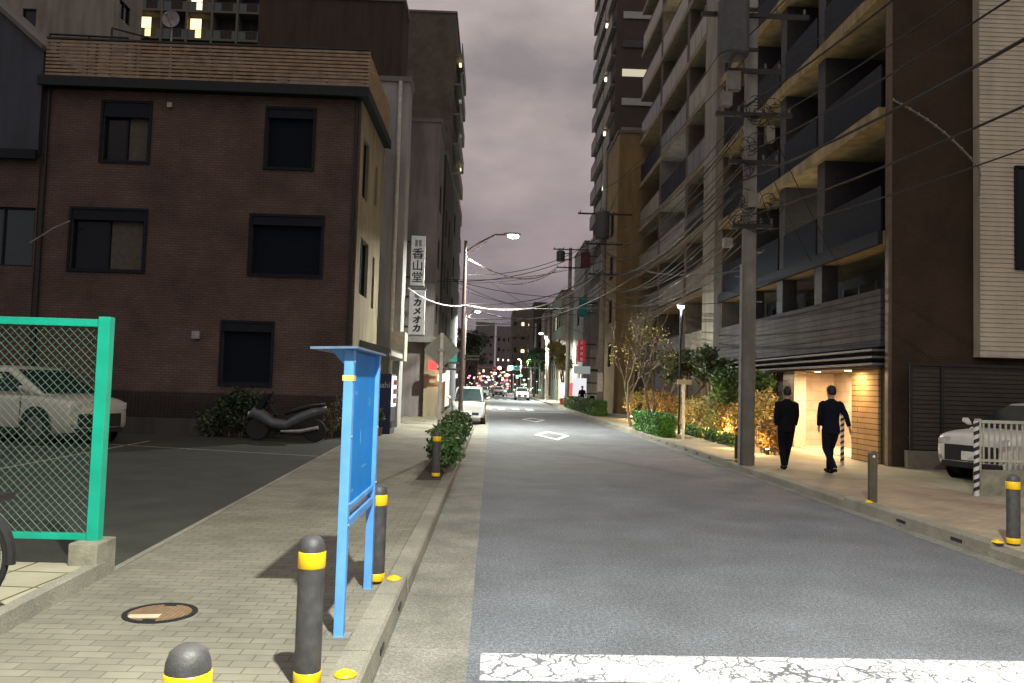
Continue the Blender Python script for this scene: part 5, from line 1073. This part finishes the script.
# far light clutter: small shop signs
cols = [(1, .25, .2), (1, .9, .8), (1, .75, .4), (1, .3, .4), (.8, .9, 1), (1, .85, .7), (.3, 1, .6)]
random.seed(3)
for i in range(130):
    px = random.uniform(466, 512) if i % 7 < 5 else random.uniform(512, 540); py = random.uniform(372, 393); Y = random.uniform(118, 235)
    q = at(px, py, Y)
    if q.z < .6: q.z = .7
    s_ = random.uniform(.07, .3); cl = i % 7
    v = thing('lit_shop_sign', 'tiny glowing shop sign in the blur at the far end of the street', 'sign', (q.x, Y, q.z), 'tiny glowing signs at the far end')
    MB().box(q.x-s_, q.x+s_, Y, Y+.1, q.z-s_*.6, q.z+s_*.6).build('sign_panel', glow('farsign%d' % cl, cols[cl], 2.0), v); MB().box(q.x-.04, q.x+.04, Y+.1, Y+.16, 0, q.z).build('post', steel, v)

# ------------------------------------------------------------------ people
def limb(m, pts, rs, seg=12, flat=1.0):
    m.tube(pts, rs, seg)
def person(name, label, x, y, rz, h, sm, pose):
    t_ = thing(name, label, 'person', (0, 0, 0)); ORG[t_.name] = Vector((0, 0, 0)); k_ = h/1.75
    V = lambda a, b, c: Vector((a, b, c))*k_
    hipL, hipR = V(-.09, 0, .92), V(.09, 0, .92)
    lk, la, lt, rk, ra, rt = [V(*p) for p in pose['legs']]
    sh = {-1: V(-.185, 0, 1.43), 1: V(.185, 0, 1.43)}
    body = MB(); S = lambda z_, rx, ry, yo=0: (V(0, yo, z_), rx*k_, ry*k_)
    body.loft([S(.86, .12, .09), S(.95, .155, .10), S(1.08, .135, .095), S(1.25, .155, .11), S(1.38, .165, .105), S(1.45, .11, .08), S(1.49, .06, .06), S(1.56, .055, .058)])
    hd = pose.get('head', 0)
    body.loft([S(1.53, .045, .05, .01), S(1.56, .062, .075, .02), S(1.61, .074, .093, .015), S(1.67, .079, .098, .005), S(1.72, .070, .087, 0), S(1.75, .035, .045, 0)])
    body.loft([(V(0, .098, 1.605), .012*k_, .01*k_), (V(0, .115, 1.62), .014*k_, .02*k_), (V(0, .10, 1.66), .008*k_, .01*k_)], 8)   # nose
    for s_ in (-1, 1): body.loft([(V(s_*.08, -.005, 1.60), .008*k_, .012*k_), (V(s_*.086, -.005, 1.635), .010*k_, .02*k_), (V(s_*.082, -.01, 1.66), .006*k_, .012*k_)], 8)
    for hp, kn, an, to in ((hipL, lk, la, lt), (hipR, rk, ra, rt)):
        body.tube([hp, kn, an], [.075*k_, .05*k_, .036*k_], 10); body.tube([an+V(0, -.04, -.03), an+V(0, .02, -.04), to], [.034*k_, .036*k_, .025*k_], 8)
    for s_, (el, wr_) in ((-1, pose['armL']), (1, pose['armR'])):
        el, wr_ = V(*el), V(*wr_); body.tube([sh[s_], el, wr_], [.045*k_, .037*k_, .026*k_], 10)
        d = (wr_-el).normalized(); pe = wr_+d*.09*k_; side = d.cross(V(0, 1, 0)).normalized()
        body.loft([(wr_, .022*k_, .026*k_), (wr_+d*.04*k_, .018*k_, .040*k_), (pe, .014*k_, .038*k_)], 10)
        for f_ in range(4):
            b0 = pe+V(0, -.028+.019*f_, 0)-d*.01*k_; ln = (.062, .075, .070, .055)[f_]
            inw = V(-s_*.012, .004, 0); body.tube([b0, b0+d*ln*.5*k_+inw*.5, b0+d*ln*k_+inw*2], [.0085*k_, .008*k_, .0065*k_], 6)
        b0 = wr_+d*.03*k_+V(0, .03, 0); body.tube([b0, b0+d*.035*k_+V(-s_*.008, .02, 0), b0+d*.065*k_+V(-s_*.014, .018, 0)], [.011*k_, .009*k_, .007*k_], 6)
    body.build('body', skin, t_, smooth=True, remesh=.0075)
    jk = MB(); jk.loft([S(.80, .185, .125), S(.90, .183, .128), S(1.02, .168, .122), S(1.12, .163, .122), S(1.28, .185, .135), S(1.38, .195, .128), S(1.44, .165, .105), S(1.485, .085, .075)])
    for s_, (el, wr_) in ((-1, pose['armL']), (1, pose['armR'])):
        el, wr_ = V(*el), V(*wr_); jk.tube([sh[s_]+V(-s_*.04, 0, .0), sh[s_]+V(s_*.005, 0, -.03), el, el.lerp(wr_, .93)], [.055*k_, .068*k_, .056*k_, .043*k_], 12)
    jk.build('jacket', sm, t_, smooth=True, remesh=.013)
    MB().loft([S(1.47, .068, .066), S(1.51, .062, .064)], 14).build('collar', white if pose.get('collar') else sm, t_)
    tr = MB(); tr.loft([S(.80, .15, .11), S(.88, .165, .115), S(1.0, .15, .105)])
    for hp, kn, an in ((hipL, lk, la), (hipR, rk, ra)): tr.tube([hp+V(0, 0, -.02), hp.lerp(kn, .5), kn, kn.lerp(an, .6), an+V(0, -.01, -.02)], [.10*k_, .092*k_, .072*k_, .064*k_, .060*k_], 12)
    tr.build('trousers', sm, t_, smooth=True, remesh=.013)
    for an, to in ((la, lt), (ra, rt)):
        hl = an+V(0, -.06, -.055); tt = to+V(0, .03, 0)
        MB().tube([hl, an+V(0, .02, -.045), an.lerp(tt, .6)+V(0, 0, -.015), tt], [.036*k_, .045*k_, .044*k_, .028*k_], 10).build('shoe', suit, t_, smooth=True)
    hr = MB(); hr.loft([S(1.585, .060, .03, -.065), S(1.62, .084, .082, -.03), S(1.67, .092, .108, -.008), S(1.72, .088, .104, -.004), S(1.765, .060, .07, -.004), S(1.782, .02, .03)]); hr.build('hair', hairm, t_, smooth=True, remesh=.012)
    t_.location = (x, y, .12); t_.rotation_euler.z = rz; return t_
walkA = dict(legs=[(-.085, .06, .50), (-.06, -.04, .085), (-.065, .10, .03), (.07, .08, .50), (.035, .22, .085), (.04, .36, .05)], armL=((-.23, -.04, 1.15), (-.215, .02, .92)), armR=((.23, .04, 1.16), (.21, .10, .93)), collar=False)
walkB = dict(legs=[(-.08, .05, .50), (-.035, -.22, .15), (-.045, -.10, .04), (.06, .14, .50), (.06, .20, .085), (.06, .34, .05)], armL=((-.225, .03, 1.16), (-.205, .10, .95)), armR=((.27, -.09, 1.17), (.32, -.13, .945)), collar=False)
person('person', 'person in a dark suit walking away, left of the pair by the lit entrance', 6.2, 16.7, R(-4), 1.70, suit, walkA)
person('person', 'person in a navy suit walking away, right of the pair with an arm swung out', 6.82, 15.95, R(3), 1.74, suit2, walkB)
stand = dict(legs=[(-.09, .02, .50), (-.09, 0, .085), (-.10, .14, .03), (.09, .02, .50), (.09, 0, .085), (.10, .14, .03)], armL=((-.24, -.02, 1.16), (-.24, .04, .92)), armR=((.24, -.02, 1.16), (.24, .04, .92)))
crouch = dict(stand)
q = at(582, 400, 58); person('person', 'dark clothed person standing behind the far hedge before the lit shopfront', q.x, 58, R(170), 1.68, suit, stand)
q = at(592, 400, 52); person('person', 'shorter dark clothed person standing behind the far hedge near the second pole', q.x, 52, R(200), 1.25, suit, stand)
